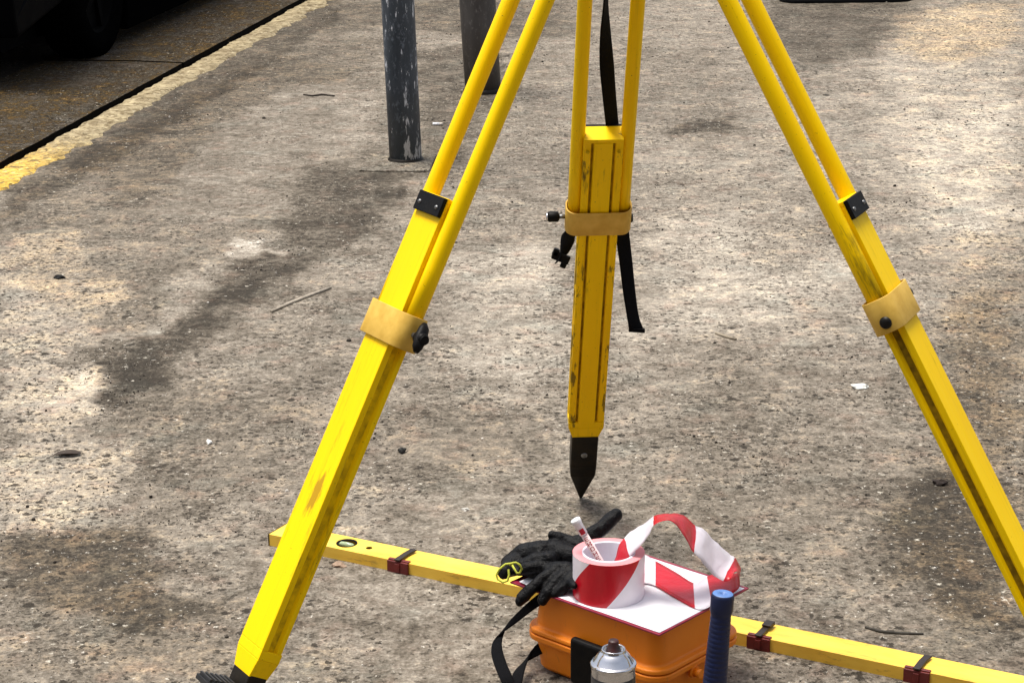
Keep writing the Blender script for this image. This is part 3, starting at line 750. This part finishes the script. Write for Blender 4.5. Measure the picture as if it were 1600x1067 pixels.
o = m.build('wound_tape', tape_m, roll, RC); at = o.data.attributes.new('phase', 'FLOAT', 'POINT'); at.data.foreach_set('value', ph)
t = NT('tape_edge'); v = t.co(); sx = t.n('ShaderNodeSeparateXYZ', Vector=v)
rad = t.math('SQRT', t.math('ADD', t.math('POWER', sx.outputs[0], 2), t.math('POWER', sx.outputs[1], 2)))
rg = t.noise(t.n('ShaderNodeCombineXYZ', X=t.math('MULTIPLY', rad, 60)).outputs[0], 30, 3); ag = t.noise(v, 14, 3)
edge_m = t.out(t.mix(t.math('MULTIPLY', t.math('ADD', rg, ag), .5), (.66, .14, .16), (.82, .40, .42)), .5, 0, t.bump(rg, .3, .001), .4)
m = MB(); m.lathe([(RO, RH), (RO-.001, RH+.0004), (RI+.001, RH-.0006), (RI-.001, RH-.0008)], Matrix.Translation(RC), 96)
m.build('wound_edge', edge_m, roll, RC)
m = MB(); m.lathe([(RI+.0012, RH-.0008), (RI+.0004, RH+.0006), (RI-.002, RH+.0006), (RI-.0026, RH-.001), (RI-.0026, .001)], Matrix.Translation(RC), 72)
m.build('core', plain('card_core', (.72, .70, .78), .7, 0, .1, 30, .1), roll, RC)
# loose tail: flat on the paper, curling up at the far corner, back over and into the hole
S_ = []; PH = []
def sec(a, b, pa, pb): S_.append((a, b)); PH.append((pa, pb))
z1 = TZ+.0015
sec(RC+Vector((.030, .050, .002)), RC+Vector((.053, -.024, .002)), .80, .75)
sec(P(1003,868,z1), P(1004,912,z1+.001), .90, .88)
sec(P(1024,876,z1), P(1024,915,z1+.001), .998, .998)
sec(P(1055,893,z1+.001), P(1052,932,z1), 1.2, 1.2)
sec(P(1083,910,z1), P(1086,950,z1), 1.498, 1.502)
sec(P(1097,905,z1+.003), P(1104,950,z1), 1.86, 1.86)
sec(P(1114,897,z1+.008), P(1120,938,z1+.001), 2.15, 2.12)
sec(P(1136,899,z1+.010), P(1142,928,z1+.002), 2.25, 2.22)
sec(PY(1150,896,3.225), PY(1156,915,3.175), 2.33, 2.3)
sec(PY(1158,892,3.235), PY(1150,893,3.155), 2.42, 2.36)
sec(PY(1150,872,3.23), PY(1138,906,3.16), 2.495, 2.47)
sec(PY(1140,866,3.225), PY(1122,903,3.16), 2.54, 2.53)
sec(PY(1120,848,3.22), PY(1104,886,3.155), 2.72, 2.72)
sec(PY(1102,829,3.215), PY(1090,868,3.15), 2.93, 2.9)
sec(PY(1083,818,3.21), PY(1078,855,3.15), 3.02, 3.1)
sec(PY(1066,804,3.21), PY(1062,828,3.15), 3.15, 3.22)
sec(PY(1045,802,3.205), PY(1045,813,3.145), 3.30, 3.35)
sec(PY(1024,807,3.20), PY(1022,821,3.14), 3.49, 3.49)
sec(PY(1004,819,3.205), PY(1007,846,3.15), 3.68, 3.68)
sec(PY(986,829,3.21), PY(992,860,3.16), 3.85, 3.85)
sec(PY(976,840,3.205), PY(985,868,3.165), 3.985, 3.99)
sec(PY(968,852,3.205), PY(982,880,3.165), 4.1, 4.1)
sec(PY(960,875,3.20), PY(977,895,3.165), 4.3, 4.3)
sub = 7
o, q = ribbon('loose_tail', S_, stripe_mat('striped_film_single_layer', .84), roll, RC, .0003, sub=sub)
for i_, v_ in enumerate(o.data.vertices):
    f_ = q[i_][0]; w__ = min(1, max(0, (f_-7)/2))
    v_.co += Vector((0, 0, 1))*(noise.noise(v_.co*38)*.0035+noise.noise(v_.co*90)*.0012)*w__+Vector((noise.noise(v_.co*45+Vector((9, 0, 0)))*.003*w__, 0, 0))
vals = []
for s, k in q:
    i = min(int(s), len(PH)-2); f = s-i
    a = PH[i][0]*(1-f)+PH[i+1][0]*f; b = PH[i][1]*(1-f)+PH[i+1][1]*f; vals.append(a*(1-k)+b*k)
at = o.data.attributes.new('phase', 'FLOAT', 'POINT'); at.data.foreach_set('value', vals)

# ------------------------------------------------------------------ marker pen in the roll
pb = P(964, 921, TZ+.006); pt = PY(898.5, 811, pb.y+.004); pdir = (pt-pb).normalized(); PLn = (pt-pb).length
pen = empty('marker_pen', pb, 'white marker pen with red lettering leaning inside the tape roll', 'pen', rot=pdir.to_track_quat('Z', 'Y').to_euler())
white_pl = plain('white_plastic', (.80, .80, .82), .3, 0, .08, 40, .05)
redp = plain('label_red', (.45, .01, .03), .4, 0, .2, 40, .05); palep = plain('barrel_pink_white', (.80, .62, .62), .35, 0, .15, 60, .05)
m = MB(); capz = PLn*.80
m.lathe([(0, 0), (.0045, 0), (.0058, .003), (.0060, .02), (.0060, capz), (.0060, capz)], None, 24); m.build('barrel', palep, pen)
m = MB(); m.lathe([(.0061, capz-.001), (.0070, capz), (.0072, PLn-.010), (.0084, PLn-.006), (.0086, PLn-.001), (.0078, PLn), (0, PLn-.0008)], None, 24); m.build('cap', white_pl, pen)
# lettering: short strokes wrapped round the barrel facing the viewer
inv = pen.rotation_euler.to_matrix().inverted(); vd = inv @ (Vector((0, 0, CAMH))-pb); a0 = math.atan2(vd.y, vd.x)
m = MB()
def patch(z0, z1_, a1, a2, r=.0063, k=5):
    vs = []
    for z in (z0, z1_):
        for i in range(k+1):
            a = a0+R_(a1+(a2-a1)*i/k); vs.append((r*math.cos(a), r*math.sin(a), z))
    m.add(vs, [(i, i+1, k+2+i, k+1+i) for i in range(k)], 0, True)
patch(capz+.001, capz+.011, -38, 30, .0074)
z = capz-.006
rng = random.Random(3)
glyphs = [[(0, .001, -35, 30), (0, .007, -35, -22), (.003, .004, -35, 20), (.006, .007, -35, 30)], [(0, .007, -35, -20), (.0025, .004, -20, 5), (.004, .007, 5, 30), (0, .0025, 5, 30)],
          [(0, .001, -35, 30), (.006, .007, -35, 30), (0, .007, -35, -22), (0, .007, 18, 30)], [(0, .007, -35, -22), (0, .007, 18, 30), (.003, .0042, -22, 18)]]
for g in range(8):
    for (q0, q1, b0, b1) in glyphs[g % 4]: patch(z-.007+q0, z-.007+q1, b0, b1)
    z -= .0095
m.build('lettering', redp, pen)

# ------------------------------------------------------------------ gloves
def glove_mat():
    t = NT('black_rubber_knit'); v = t.co(); a = t.noise(v, 40, 5, .6); b = t.noise(v, 420, 3, .6)
    return t.out(t.mix(a, (.002, .002, .0025), (.005, .005, .006)), t.math('ADD', t.math('MULTIPLY', a, .3), .30), 0, t.bump(t.math('ADD', t.math('MULTIPLY', a, 1.0), t.math('MULTIPLY', b, .25)), .9, .006), .14)
gm_ = glove_mat()
def blob(mb, a, b, ra, rb, flat=1.0, n=12, k=7):
    a, b = Vector(a), Vector(b); d = (b-a); L = d.length or 1e-6; d = d/L; pts = []; rs = []
    for i in range(k): th = math.pi/2*(1-i/k); pts.append(a-d*ra*math.sin(th)); rs.append(max(1e-4, ra*math.cos(th)))
    for i in range(5): pts.append(a+d*L*i/4); rs.append(ra+(rb-ra)*i/4)
    for i in range(1, k+1): th = math.pi/2*i/k; pts.append(b+d*rb*math.sin(th)); rs.append(max(1e-4, rb*math.cos(th)))
    mb.tube(pts, rs, n, caps=True)
def chain(mb, pts, rs):
    for i in range(len(pts)-1): blob(mb, pts[i], pts[i+1], rs[i], rs[i+1])
def make_glove(name, chains, label, group, hem=None):
    mb = MB()
    for pts, rs in chains: chain(mb, pts, rs)
    c0 = chains[0][0][0]; root = Vector((c0.x, c0.y, BZ+.003))
    e = empty(name, root, label, 'glove', group)
    o = mb.build('glove_tmp', gm_, None, root)
    rm = o.modifiers.new('r', 'REMESH'); rm.mode = 'VOXEL'; rm.voxel_size = .0017; rm.use_smooth_shade = True
    s = o.modifiers.new('s', 'SMOOTH'); s.factor = .5; s.iterations = 3
    tx = bpy.data.textures.new('folds', 'CLOUDS'); tx.noise_scale = .022; tx.noise_depth = 2
    d = o.modifiers.new('d', 'DISPLACE'); d.texture = tx; d.strength = .0055; d.mid_level = .5
    dg = bpy.context.evaluated_depsgraph_get(); dg.update()
    me = bpy.data.meshes.new_from_object(o.evaluated_get(dg)); bpy.data.objects.remove(o)
    me.name = 'glove_body'; sh = bpy.data.objects.new('shell', me); col.objects.link(sh); sh.parent = e
    for p in me.polygons: p.use_smooth = True
    if hem:
        m = MB(); m.tube(hem, .0019, 10, caps=False); m.build('cuff_hem', plain('yellow_green_hem', (.52, .55, .05), .7, 0, .3, 200, .4), e, root)
    return e
B0 = TZ
# upper glove: cuff at the left corner, palm towards the roll, one finger stuck up behind it
cuff = PY(796, 882, 3.285)
palm = PY(838, 866, 3.275); palm2 = PY(872, 868, 3.255)
up_ch = [
 ([PY(789,893,3.245), PY(800,884,3.272), PY(815,876,3.285)], [.0125, .0175, .020]),
 ([PY(800,880,3.30), PY(820,868,3.29), PY(848,862,3.28)], [.019, .021, .021]),
 ([PY(803,890,3.26), PY(828,880,3.255), PY(856,874,3.25)], [.010, .014, .016]),
 ([PY(840,862,3.29), PY(868,862,3.28), PY(893,868,3.262)], [.020, .021, .016]),
 ([PY(858,856,3.30), PY(868,842,3.30), PY(862,836,3.30)], [.012, .010, .0075]),
 ([PY(864,838,3.30), PY(882,843,3.30), PY(905,852,3.285)], [.0085, .011, .012]),
 ([PY(885,858,3.30), PY(915,843,3.295), PY(938,826,3.30), PY(956,810,3.31), PY(962,805,3.312)], [.016, .0145, .0138, .0130, .0118]),
 ([PY(880,872,3.27), PY(905,868,3.272), PY(925,874,3.275)], [.014, .011, .009]),
 ([PY(800,892,3.25), PY(822,893,3.245), PY(850,895,3.235), PY(880,893,3.225), PY(893,895,3.215)], [.007, .009, .0095, .010, .009]),
]
def hem_pts(lst): return [PY(x, y, Y) for x, y, Y in lst]
hem = hem_pts([(797,883,3.225),(801,879,3.222),(806,878.5,3.22),(812,882,3.22),(815.5,888,3.222),(812,895,3.223),(807.5,895,3.224),(804,889,3.228),(800,882,3.235)])
hem2 = hem_pts([(800,880,3.222),(790,881,3.222),(780,889,3.222),(775.5,898,3.22),(778,905,3.217),(786,909.5,3.213),(793,907,3.213),(795.5,898,3.215),(794.5,889,3.22)])
g1 = make_glove('work_glove', up_ch, 'black work glove lying on top, one finger stuck up behind the tape roll, yellow hem', 'black work gloves on the writing board', hem2+hem[0:1][:0])
m = MB(); m.tube(hem, .0018, 10, caps=True); m.build('cuff_hem', bpy.data.materials['yellow_green_hem'], g1, g1.location)
# hollow of the cuff
lo_ch = [
 ([PY(862,892,3.225), PY(884,893,3.215), PY(898,898,3.205)], [.016, .017, .013]),
 ([PY(870,894,3.215), PY(848,904,3.205), PY(830,919,3.195), PY(816,934,3.190), PY(812,939,3.188)], [.0125, .0115, .0105, .0100, .0085]),
 ([PY(880,898,3.205), PY(866,910,3.195), PY(855,925,3.185), PY(848,938,3.180)], [.0125, .0115, .0108, .0085]),
 ([PY(896,902,3.195), PY(886,911,3.188), PY(875,922,3.182), PY(869,928,3.180)], [.0125, .0115, .010, .0085]),
 ([PY(898,893,3.21), PY(890,905,3.20), PY(897,915,3.155)], [.011, .010, .0055]),
 ([PY(865,888,3.235), PY(838,884,3.235), PY(818,888,3.232)], [.012, .011, .009]),
]
g2 = make_glove('work_glove', lo_ch, 'black work glove with its fingers drooping over the front edge of the board', 'black work gloves on the writing board')

# ------------------------------------------------------------------ spray can
SC = Vector((.1432, 2.800, 0)); can = empty('spray_can', SC, 'black spray paint can with silver shoulder standing before the orange case', 'spray can')
def can_body():
    t = NT('can_print'); v = t.co(); a = t.noise(v, 25, 4)
    return t.out(t.mix(a, (.010, .010, .012), (.03, .03, .035)), .28, .2, None, .6)
T0 = .213
m = MB(); m.lathe([(0, .002), (.030, .0), (.0325, .003), (.0325, T0-.016), (.0322, T0-.0155)], None, 64, mats=[0]*4)
m.build('body', can_body(), can)
silver = plain('bright_tin', (.62, .62, .64), .16, 1, .12, 30, .04)
m = MB(); m.lathe([(.0322, T0-.0158), (.0318, T0-.006), (.0316, T0-.004), (.0332, T0-.002), (.0338, T0+.001), (.0330, T0+.003), (.0310, T0+.003), (.0290, T0+.0045), (.0245, T0+.013), (.0195, T0+.019), (.0178, T0+.020), (.0176, T0+.0225), (.0172, T0+.0245), (.0160, T0+.0248), (.0150, T0+.0235), (.0145, T0+.018), (.006, T0+.0165), (.0045, T0+.0165)], None, 64)
m.build('shoulder', silver, can)
m = MB(); m.lathe([(.0122, T0+.017), (.0115, T0+.021), (.0095, T0+.027), (.0080, T0+.029), (.0076, T0+.036), (.0068, T0+.0375), (0, T0+.0375)], None, 28)
m.build('nozzle', plain('dark_nozzle', (.05, .006, .005), .5, 0, .4, 60, .1, c2=(.012, .006, .006)), can)
m = MB(); m.lathe([(.03262, .03), (.03262, T0-.035)], None, 64); 
lab = MB(); a1, a2 = R_(150), R_(236)
vs = []; K = 14
for z in (.02, T0-.018):
    for k in range(K+1):
        a = a1+(a2-a1)*k/K; vs.append((.03265*math.cos(a), .03265*math.sin(a), z))
lab.add(vs, [(k, k+1, K+2+k, K+1+k) for k in range(K)], 0, True); lab.build('label_stripe', plain('label_grey', (.05, .05, .055), .4, 0, .3, 40, .05), can)

# ------------------------------------------------------------------ hammer standing on its head, blue ribbed grip
ht = PY(1129.5, 927, 2.91); hb = Vector((PY(1118.5, 1060, 2.91).x-.010, 2.905, .0)); hv = (ht-Vector((hb.x, hb.y, 0))).normalized()
ham = empty('club_hammer', (hb.x, hb.y, 0), 'upright club hammer with ribbed blue grip beside the orange case', 'hammer', rot=hv.to_track_quat('Z', 'Y').to_euler())
HL = (ht-Vector((hb.x, hb.y, 0))).length
blue = plain('navy_rubber', (.0025, .009, .052), .5, 0, .3, 50, .2, .4)
prof = [(.0135, .045), (.0150, .06), (.0175, .09)]
z = .09; rr = .0180
while z < HL-.040:
    u = (z-.09)/(HL-.13); rb = .0192-.0037*u
    prof += [(rb, z), (rb, z+.0048), (rb-.00035, z+.0055), (rb-.00035, z+.0072)]; z += .0078
prof += [(.0152, HL-.036), (.0160, HL-.031), (.0174, HL-.027), (.0176, HL-.005), (.0170, HL-.0015), (.0155, HL)]
m = MB(); m.lathe(prof, None, 48); m.build('grip', blue, ham)
m = MB(); m.lathe([(.0158, HL-.0004), (.0150, HL+.0006), (.0042, HL+.0004), (.0036, HL-.004), (0, HL-.004)], None, 40); m.build('grip_end', plain('light_blue_rubber', (.09, .19, .46), .45, 0, .15, 50, .1), ham)
m = MB(); m.lathe([(.0118, .03), (.0118, .05), (.0135, .052)], None, 24); m.build('neck', blue, ham)
m = MB(); m.prism(rrect(.052, .021, .008, 4), 0, .042); m.build('head', M['spike'], ham, bevel=.003)
m = MB(); vs = []; K = 5
for z in (HL-.085, HL-.045):
    for k in range(K+1):
        a = R_(-42)+R_(30)*k/K; vs.append((.0178*math.cos(a), .0178*math.sin(a), z))
m.add(vs, [(k, k+1, K+2+k, K+1+k) for k in range(K)], 0, True); m.build('sticker', plain('grey_sticker', (.22, .23, .24), .5), ham, solid=.0006)

# ------------------------------------------------------------------ posts
def post_mat(name, c, c2, chip, amount):
    t = NT(name); v = t.co((1, 1, .22)); a = t.noise(v, 14, 5, .6); b = t.noise(v, 55, 5, .7); f = t.noise(t.co((1, 1, .5), off=(3, 3, 3)), 80, 4, .7)
    base = t.mix(t.ramp(a, [(.35, 0), (.65, 1)]), c, c2); base = t.mix(t.ramp(f, [(.55, 0), (.7, .6)]), base, tuple(x*2.2 for x in c2))
    s = t.math('ADD', t.math('MULTIPLY', a, .35), t.math('MULTIPLY', b, .65))
    ch = t.ramp(s, [(amount, 0), (amount+.02, 1)])
    return t.out(t.mix(ch, base, chip), .55, 0, t.bump(t.math('SUBTRACT', b, t.math('MULTIPLY', ch, .5)), .35, .003), .4)
pmat = post_mat('slate_post_paint', (.020, .028, .038), (.075, .088, .104), (.62, .64, .68), .56)
def post(px, py, rad_, H, leanx, mat, label, collar):
    b = P(px, py, 0); e = empty('metal_post', b, label, 'post', 'posts at the back of the pavement')
    pts = [Vector((leanx*z, 0, z)) for z in (-.02, .3, .8, 1.5, 2.4, H)]
    m = MB(); m.tube(pts, rad_, 48, ref=(1, 0, 0)); m.build('tube', mat, e)
    m = MB(); m.lathe([(rad_*.2, .03), (rad_*.8, .02), (rad_*1.04, 0)], Matrix.Translation((leanx*H, 0, H)), 48); m.build('cap', mat, e)
    m = MB(); m.lathe([(rad_*1.12, .001), (rad_*1.1, .010), (rad_*1.0, .016)], None, 40); m.build('weld_ring', M['spike'], e)
    if collar:
        m = MB(); m.box((-.02, -.045, .0035), (.24, .27, .007), Matrix.Rotation(R_(-4), 4, 'Z')); m.build('footing', M['pavement_pl'], e, bevel=.004)
    return e
M['pavement_pl'] = ground_mat('footing_concrete', False, (.31, .28, .23), (.17, .15, .12))
post(634, 252, .0565, 2.9, -.025, pmat, 'slate grey metal post with white paint scrapes, the nearer one', True)
post(755, 143, .0735, 2.9, -.05, post_mat('brown_grey_post', (.050, .045, .042), (.085, .078, .072), (.20, .20, .20), .68), 'plain brownish grey post partly hidden behind the left tripod leg', False)

# ------------------------------------------------------------------ parked car in the gutter lane
CD = Vector((D_[0], D_[1], 0)); CE = Vector((E_[0], E_[1], 0))
cs0 = 8.55; car_o = st(cs0+.55, -4.28, -.006)
car = empty('parked_car', car_o, 'black car parked along the kerb, its wheel just inside the top left corner', 'car', rot=(0, 0, math.atan2(D_[1], D_[0])))
# local x along the kerb away from the viewer, local y to the left of the lane (away from pavement), kerb side at y = -.87
cpaint = plain('black_car_paint', (.0018, .0018, .0024), .6, 0, .2, 3, .0, .02); rub = plain('tyre_rubber', (.0025, .0025, .0025), 1, 0, .4, 30, .4, .0); undr = plain('underbody', (.004, .004, .004), 1, 0, .2, 10, .1, .05)
glass = plain('car_glass', (.01, .012, .014), .08, 0, .1, 3, 0, .6); trim = plain('black_trim', (.002, .002, .002), .95, 0, .2, 30, .1, .0)
def side_profile():
    return [(-.92, .30), (-.95, .55), (-.90, .86), (-.55, .95), (.10, 1.0), (.75, 1.42), (1.3, 1.50), (2.3, 1.48), (3.0, 1.18), (3.35, .98), (3.40, .55), (3.36, .30)]
m = MB(); pr = [(x, z) for x, z in side_profile()]
arch = []
def archpts(cx, r=.36): return [(cx+r*math.cos(R_(a)), .30+max(0, r*math.sin(R_(a)))) for a in range(0, 181, 20)]
low = archpts(2.62)+archpts(0.0)
poly = pr[:-1]+[(3.36, .22)]+low+[(-.90, .22)]
HWD = .86
for y0, y1 in ((-HWD, HWD),):
    n = len(poly); tum = lambda z: 0 if z < .95 else (z-.95)*.30
    A = [Vector((x, y0+tum(z), z)) for x, z in poly]; B = [Vector((x, y1-tum(z), z)) for x, z in poly]
    m.add(A+B, [(i, (i+1) % n, n+(i+1) % n, n+i) for i in range(n)]+[tuple(range(n))[::-1], tuple(n+i for i in range(n))], 0)
body = m.build('body', cpaint, car, bevel=.02, seg=3, weld=True)
m = MB(); m.box((1.3, 0, .22), (3.9, 1.35, .20)); m.build('underbody', undr, car)
for s_ in (-1, 1):
    m = MB(); m.box((1.31, s_*.862, .155), (1.90, .05, .17)); m.build('sill', trim, car, bevel=.01)
for s_ in (-1, 1):
    m = MB(); m.add([Vector((x, s_*(HWD+.004-(z-.95)*.30), z)) for x, z in ((.40, 1.02), (.85, 1.36), (1.35, 1.43), (2.2, 1.41), (2.75, 1.17), (2.85, 1.02))], [(0,1,2,3,4,5)]); m.build('side_window', glass, car, solid=.004)
for cx in (0.0, 2.62):
    for s_ in (-1, 1):
        Wm = Matrix.Translation((cx, s_*.80, .315)) @ Matrix.Rotation(R_(90)*s_*-1, 4, 'X')
        m = MB(); m.lathe([(.20, .075), (.215, .095), (.27, .105), (.300, .095), (.315, .07), (.317, 0), (.315, -.07), (.30, -.095), (.21, -.1)], Wm, 56)
        for k in range(56):
            a = 2*math.pi*k/56
            m.box((.3175*math.cos(a), .3175*math.sin(a), 0), (.004, .012, .13), Wm @ Matrix.Translation((0, 0, 0)))
        tyre = m.build('wheel', rub, car)
        m = MB(); m.lathe([(.205, .080), (.195, .075), (.185, .050), (.06, .060), (.05, .075), (0, .075)], Wm, 40)
        for k in range(5):
            m.box((.12, 0, .064), (.13, .035, .02), Wm @ Matrix.Rotation(2*math.pi*k/5, 4, 'Z'))
        m.build('rim', plain('dark_rim', (.003, .003, .003), .9, 0, .2, 20, .05, .02), tyre)
for s_ in (-1, 1):
    m = MB(); m.box((-.90, s_*.62, .74), (.06, .34, .13)); m.build('lamp', glass, car, bevel=.02)

# ------------------------------------------------------------------ rubber barrier foot at the top edge
q = P(1325, 5, 0); foot = empty('rubber_barrier_base', q+Vector((0, .19, 0)), 'black rubber barrier base at the top edge of the pavement, right of the tripod', 'barrier base')
m = MB(); m.prism(rrect(.345, .19, .09, 6), .0, .02, top=rrect(.345, .19, .09, 6)); m.prism(rrect(.34, .185, .088, 6), .02, .105, top=rrect(.30, .15, .07, 6))
m.build('block', plain('recycled_rubber', (.008, .008, .009), .85, 0, .4, 120, .4, .15), foot, bevel=.006)
m = MB(); m.tube([(0, 0, .10), (0, 0, 1.2)], .021, 20); m.build('socket_tube', M['grey_metal'], foot)

# ------------------------------------------------------------------ unseen building added behind the viewer to shade near-facing sides
bld = empty('added_shade_building', (0, -7.5, 0), 'dark brick building added out of view behind the viewer to shade near-facing sides', 'building')
def brick_mat():
    t = NT('dark_brick'); v = t.co(); sp = t.n('ShaderNodeSeparateXYZ', Vector=v)
    vv = t.n('ShaderNodeCombineXYZ', X=sp.outputs[0], Y=sp.outputs[2]).outputs[0]
    b = t.n('ShaderNodeTexBrick', Vector=vv, Color1=(.085, .05, .04, 1), Color2=(.06, .038, .032, 1), Mortar=(.11, .10, .09, 1), Scale=4.4)
    return t.out(t.mix(t.math('MULTIPLY', t.noise(v, 3, 5), .5), b.outputs[0], (.05, .04, .035)), .9, 0, None, .2)
mb = MB(); mb.box((0, -4, 4.1), (26, 8, 8.2)); mb.build('wall', brick_mat(), bld)
mb = MB(); mb.box((0, -3.9, 8.35), (26.6, 8.4, .3)); mb.build('cornice', plain('stone_trim', (.25, .23, .20), .9), bld)
for fl in range(2):
    for k in range(7):
        x = -10.5+3.5*k; z = 2.0+3.4*fl
        mb = MB(); mb.box((x, .02, z), (1.3, .10, 1.7)); wdw = mb.build('window', plain('window_frame', (.30, .29, .27), .6), bld, bevel=.01)
        mb = MB()
        for q_ in (-.31, .31): mb.box((x+q_, .072, z), (.56, .012, 1.55))
        mb.build('pane', glass, wdw)

# ------------------------------------------------------------------ litter and stones
def stone(px, py, sx, sy, sz, c, label, name='stone', cat='stone', rot=0, seed=1):
    q = P(px, py, 0); bm = bmesh.new(); bmesh.ops.create_icosphere(bm, subdivisions=2, radius=1)
    for v in bm.verts:
        k = 1+.75*noise.noise(v.co*1.3+Vector((seed*3.1, seed, 0))); v.co = Vector((v.co.x*sx*k, v.co.y*sy*k, max(v.co.z, -.5)*sz*k))
    me = bpy.data.meshes.new(name); bm.to_mesh(me); bm.free(); me.materials.append(plain(name+'_surface', c, .8, 0, .35, 120, .4, .2))
    o = bpy.data.objects.new(name, me); col.objects.link(o); o.location = q+Vector((0, 0, sz*.45)); o.rotation_euler = (0, 0, R_(rot)); tag(o, label, cat)
stone(1345, 606, .020, .012, .006, (.72, .72, .66), 'flat white chip lying on the pavement left of the right tripod leg', 'white_chip', 'chip', -15, 1)
stone(628, 707, .008, .009, .009, (.03, .03, .028), 'small dark stone between the left and rear tripod legs', 'dark_stone', 'stone', 0, 2)
stone(327, 692, .006, .009, .005, (.78, .78, .74), 'tiny white pebble on the pavement left of the left tripod leg', 'white_pebble', 'pebble', 0, 3)
stone(92, 435, .016, .012, .008, (.012, .012, .012), 'black lump on the tan patch near the left edge', 'dark_lump', 'stone', 0, 4)
stone(529, 884, .015, .011, .006, (.34, .24, .17), 'pinkish brown stone chip just in front of the spirit level', 'stone_chip', 'chip', -40, 5)
stone(727, 798, .007, .006, .005, (.62, .60, .55), 'pale pebble on the pavement behind the spirit level', 'pale_pebble', 'pebble', 0, 6)
stone(1290, 150, .012, .008, .004, (.05, .045, .04), 'dark flake beside the upper part of the right tripod leg', 'dark_flake', 'flake', 0, 7)
stone(1470, 757, .014, .010, .007, (.03, .022, .018), 'dark brown clod left of the lower right tripod leg', 'clod', 'clod', -8, 8)
# stone(1165, 295, .020, .009, .006, (.035, .03, .026), 'dark elongated crumb on open pavement between rear and right legs', 'dark_crumb', 'crumb', 5, 9)
# cigarette end
q = P(684, 194, .0045); e = Vector((.05, -.006, 0)).normalized(); buttv = empty('cigarette_end', (q.x, q.y, 0), 'white cigarette end between the posts and the left tripod leg', 'cigarette end')
m = MB(); m.tube([q-e*.019, q+e*.007], .0055, 12); m.build('paper', white_pl, buttv, (q.x, q.y, 0)); m = MB(); m.tube([q+e*.007, q+e*.019], .0054, 12); m.build('filter', plain('filter_tip', (.62, .56, .48), .8), buttv, (q.x, q.y, 0))
# pale stick, thin twigs, dry leaf
def twig(pts, r, c, name, label, cat):
    w_ = [P(x, y, r*.9) for x, y in pts]; o0 = w_[0].copy(); o0.z = 0
    m = MB(); k = len(w_); m.tube(w_, [r*(.6+.5*math.sin(math.pi*(i+.5)/k)) for i in range(k)], 8); o = m.build(name, plain(name+'_bark', c, .9, 0, .4, 80, .5, .1), None, o0); o.location = o0; tag(o, label, cat)
twig([(423,487),(452,474),(480,463),(517,449)], .0045, (.42, .37, .30), 'stick', 'straight pale stick on the dark stain left of the left tripod leg', 'stick')
twig([(1352,979),(1375,986),(1410,989),(1443,990)], .0028, (.07, .065, .055), 'twig', 'thin dark twig behind the right part of the spirit level', 'twig')
twig([(1118,520),(1135,526),(1150,530)], .004, (.34, .29, .22), 'wood_splinter', 'short brown splinter on open pavement right of the rear leg', 'splinter')
twig([(474,148),(488,150),(503,148),(523,150)], .0032, (.05, .042, .035), 'dark_twig', 'short dark twig left of the nearer post', 'twig')
m = MB(); q = P(105, 712, 0); vs = []
for k in range(14):
    a = 2*math.pi*k/14; vs.append(Vector((.030*math.cos(a), .012*math.sin(a)*(1+.3*math.cos(a)), .004+.006*math.sin(a)**2)))
vs.append(Vector((0, 0, .001))); m.add(vs, [(k, (k+1) % 14, 14) for k in range(14)], 0, True)
o = m.build('dry_leaf', plain('leaf_brown', (.045, .03, .02), .8, 0, .4, 100, .3), None, solid=.0008); o.location = q; o.rotation_euler = (0, 0, R_(12)); tag(o, 'curled dark dry leaf on the pale mortar patch by the left edge', 'leaf')
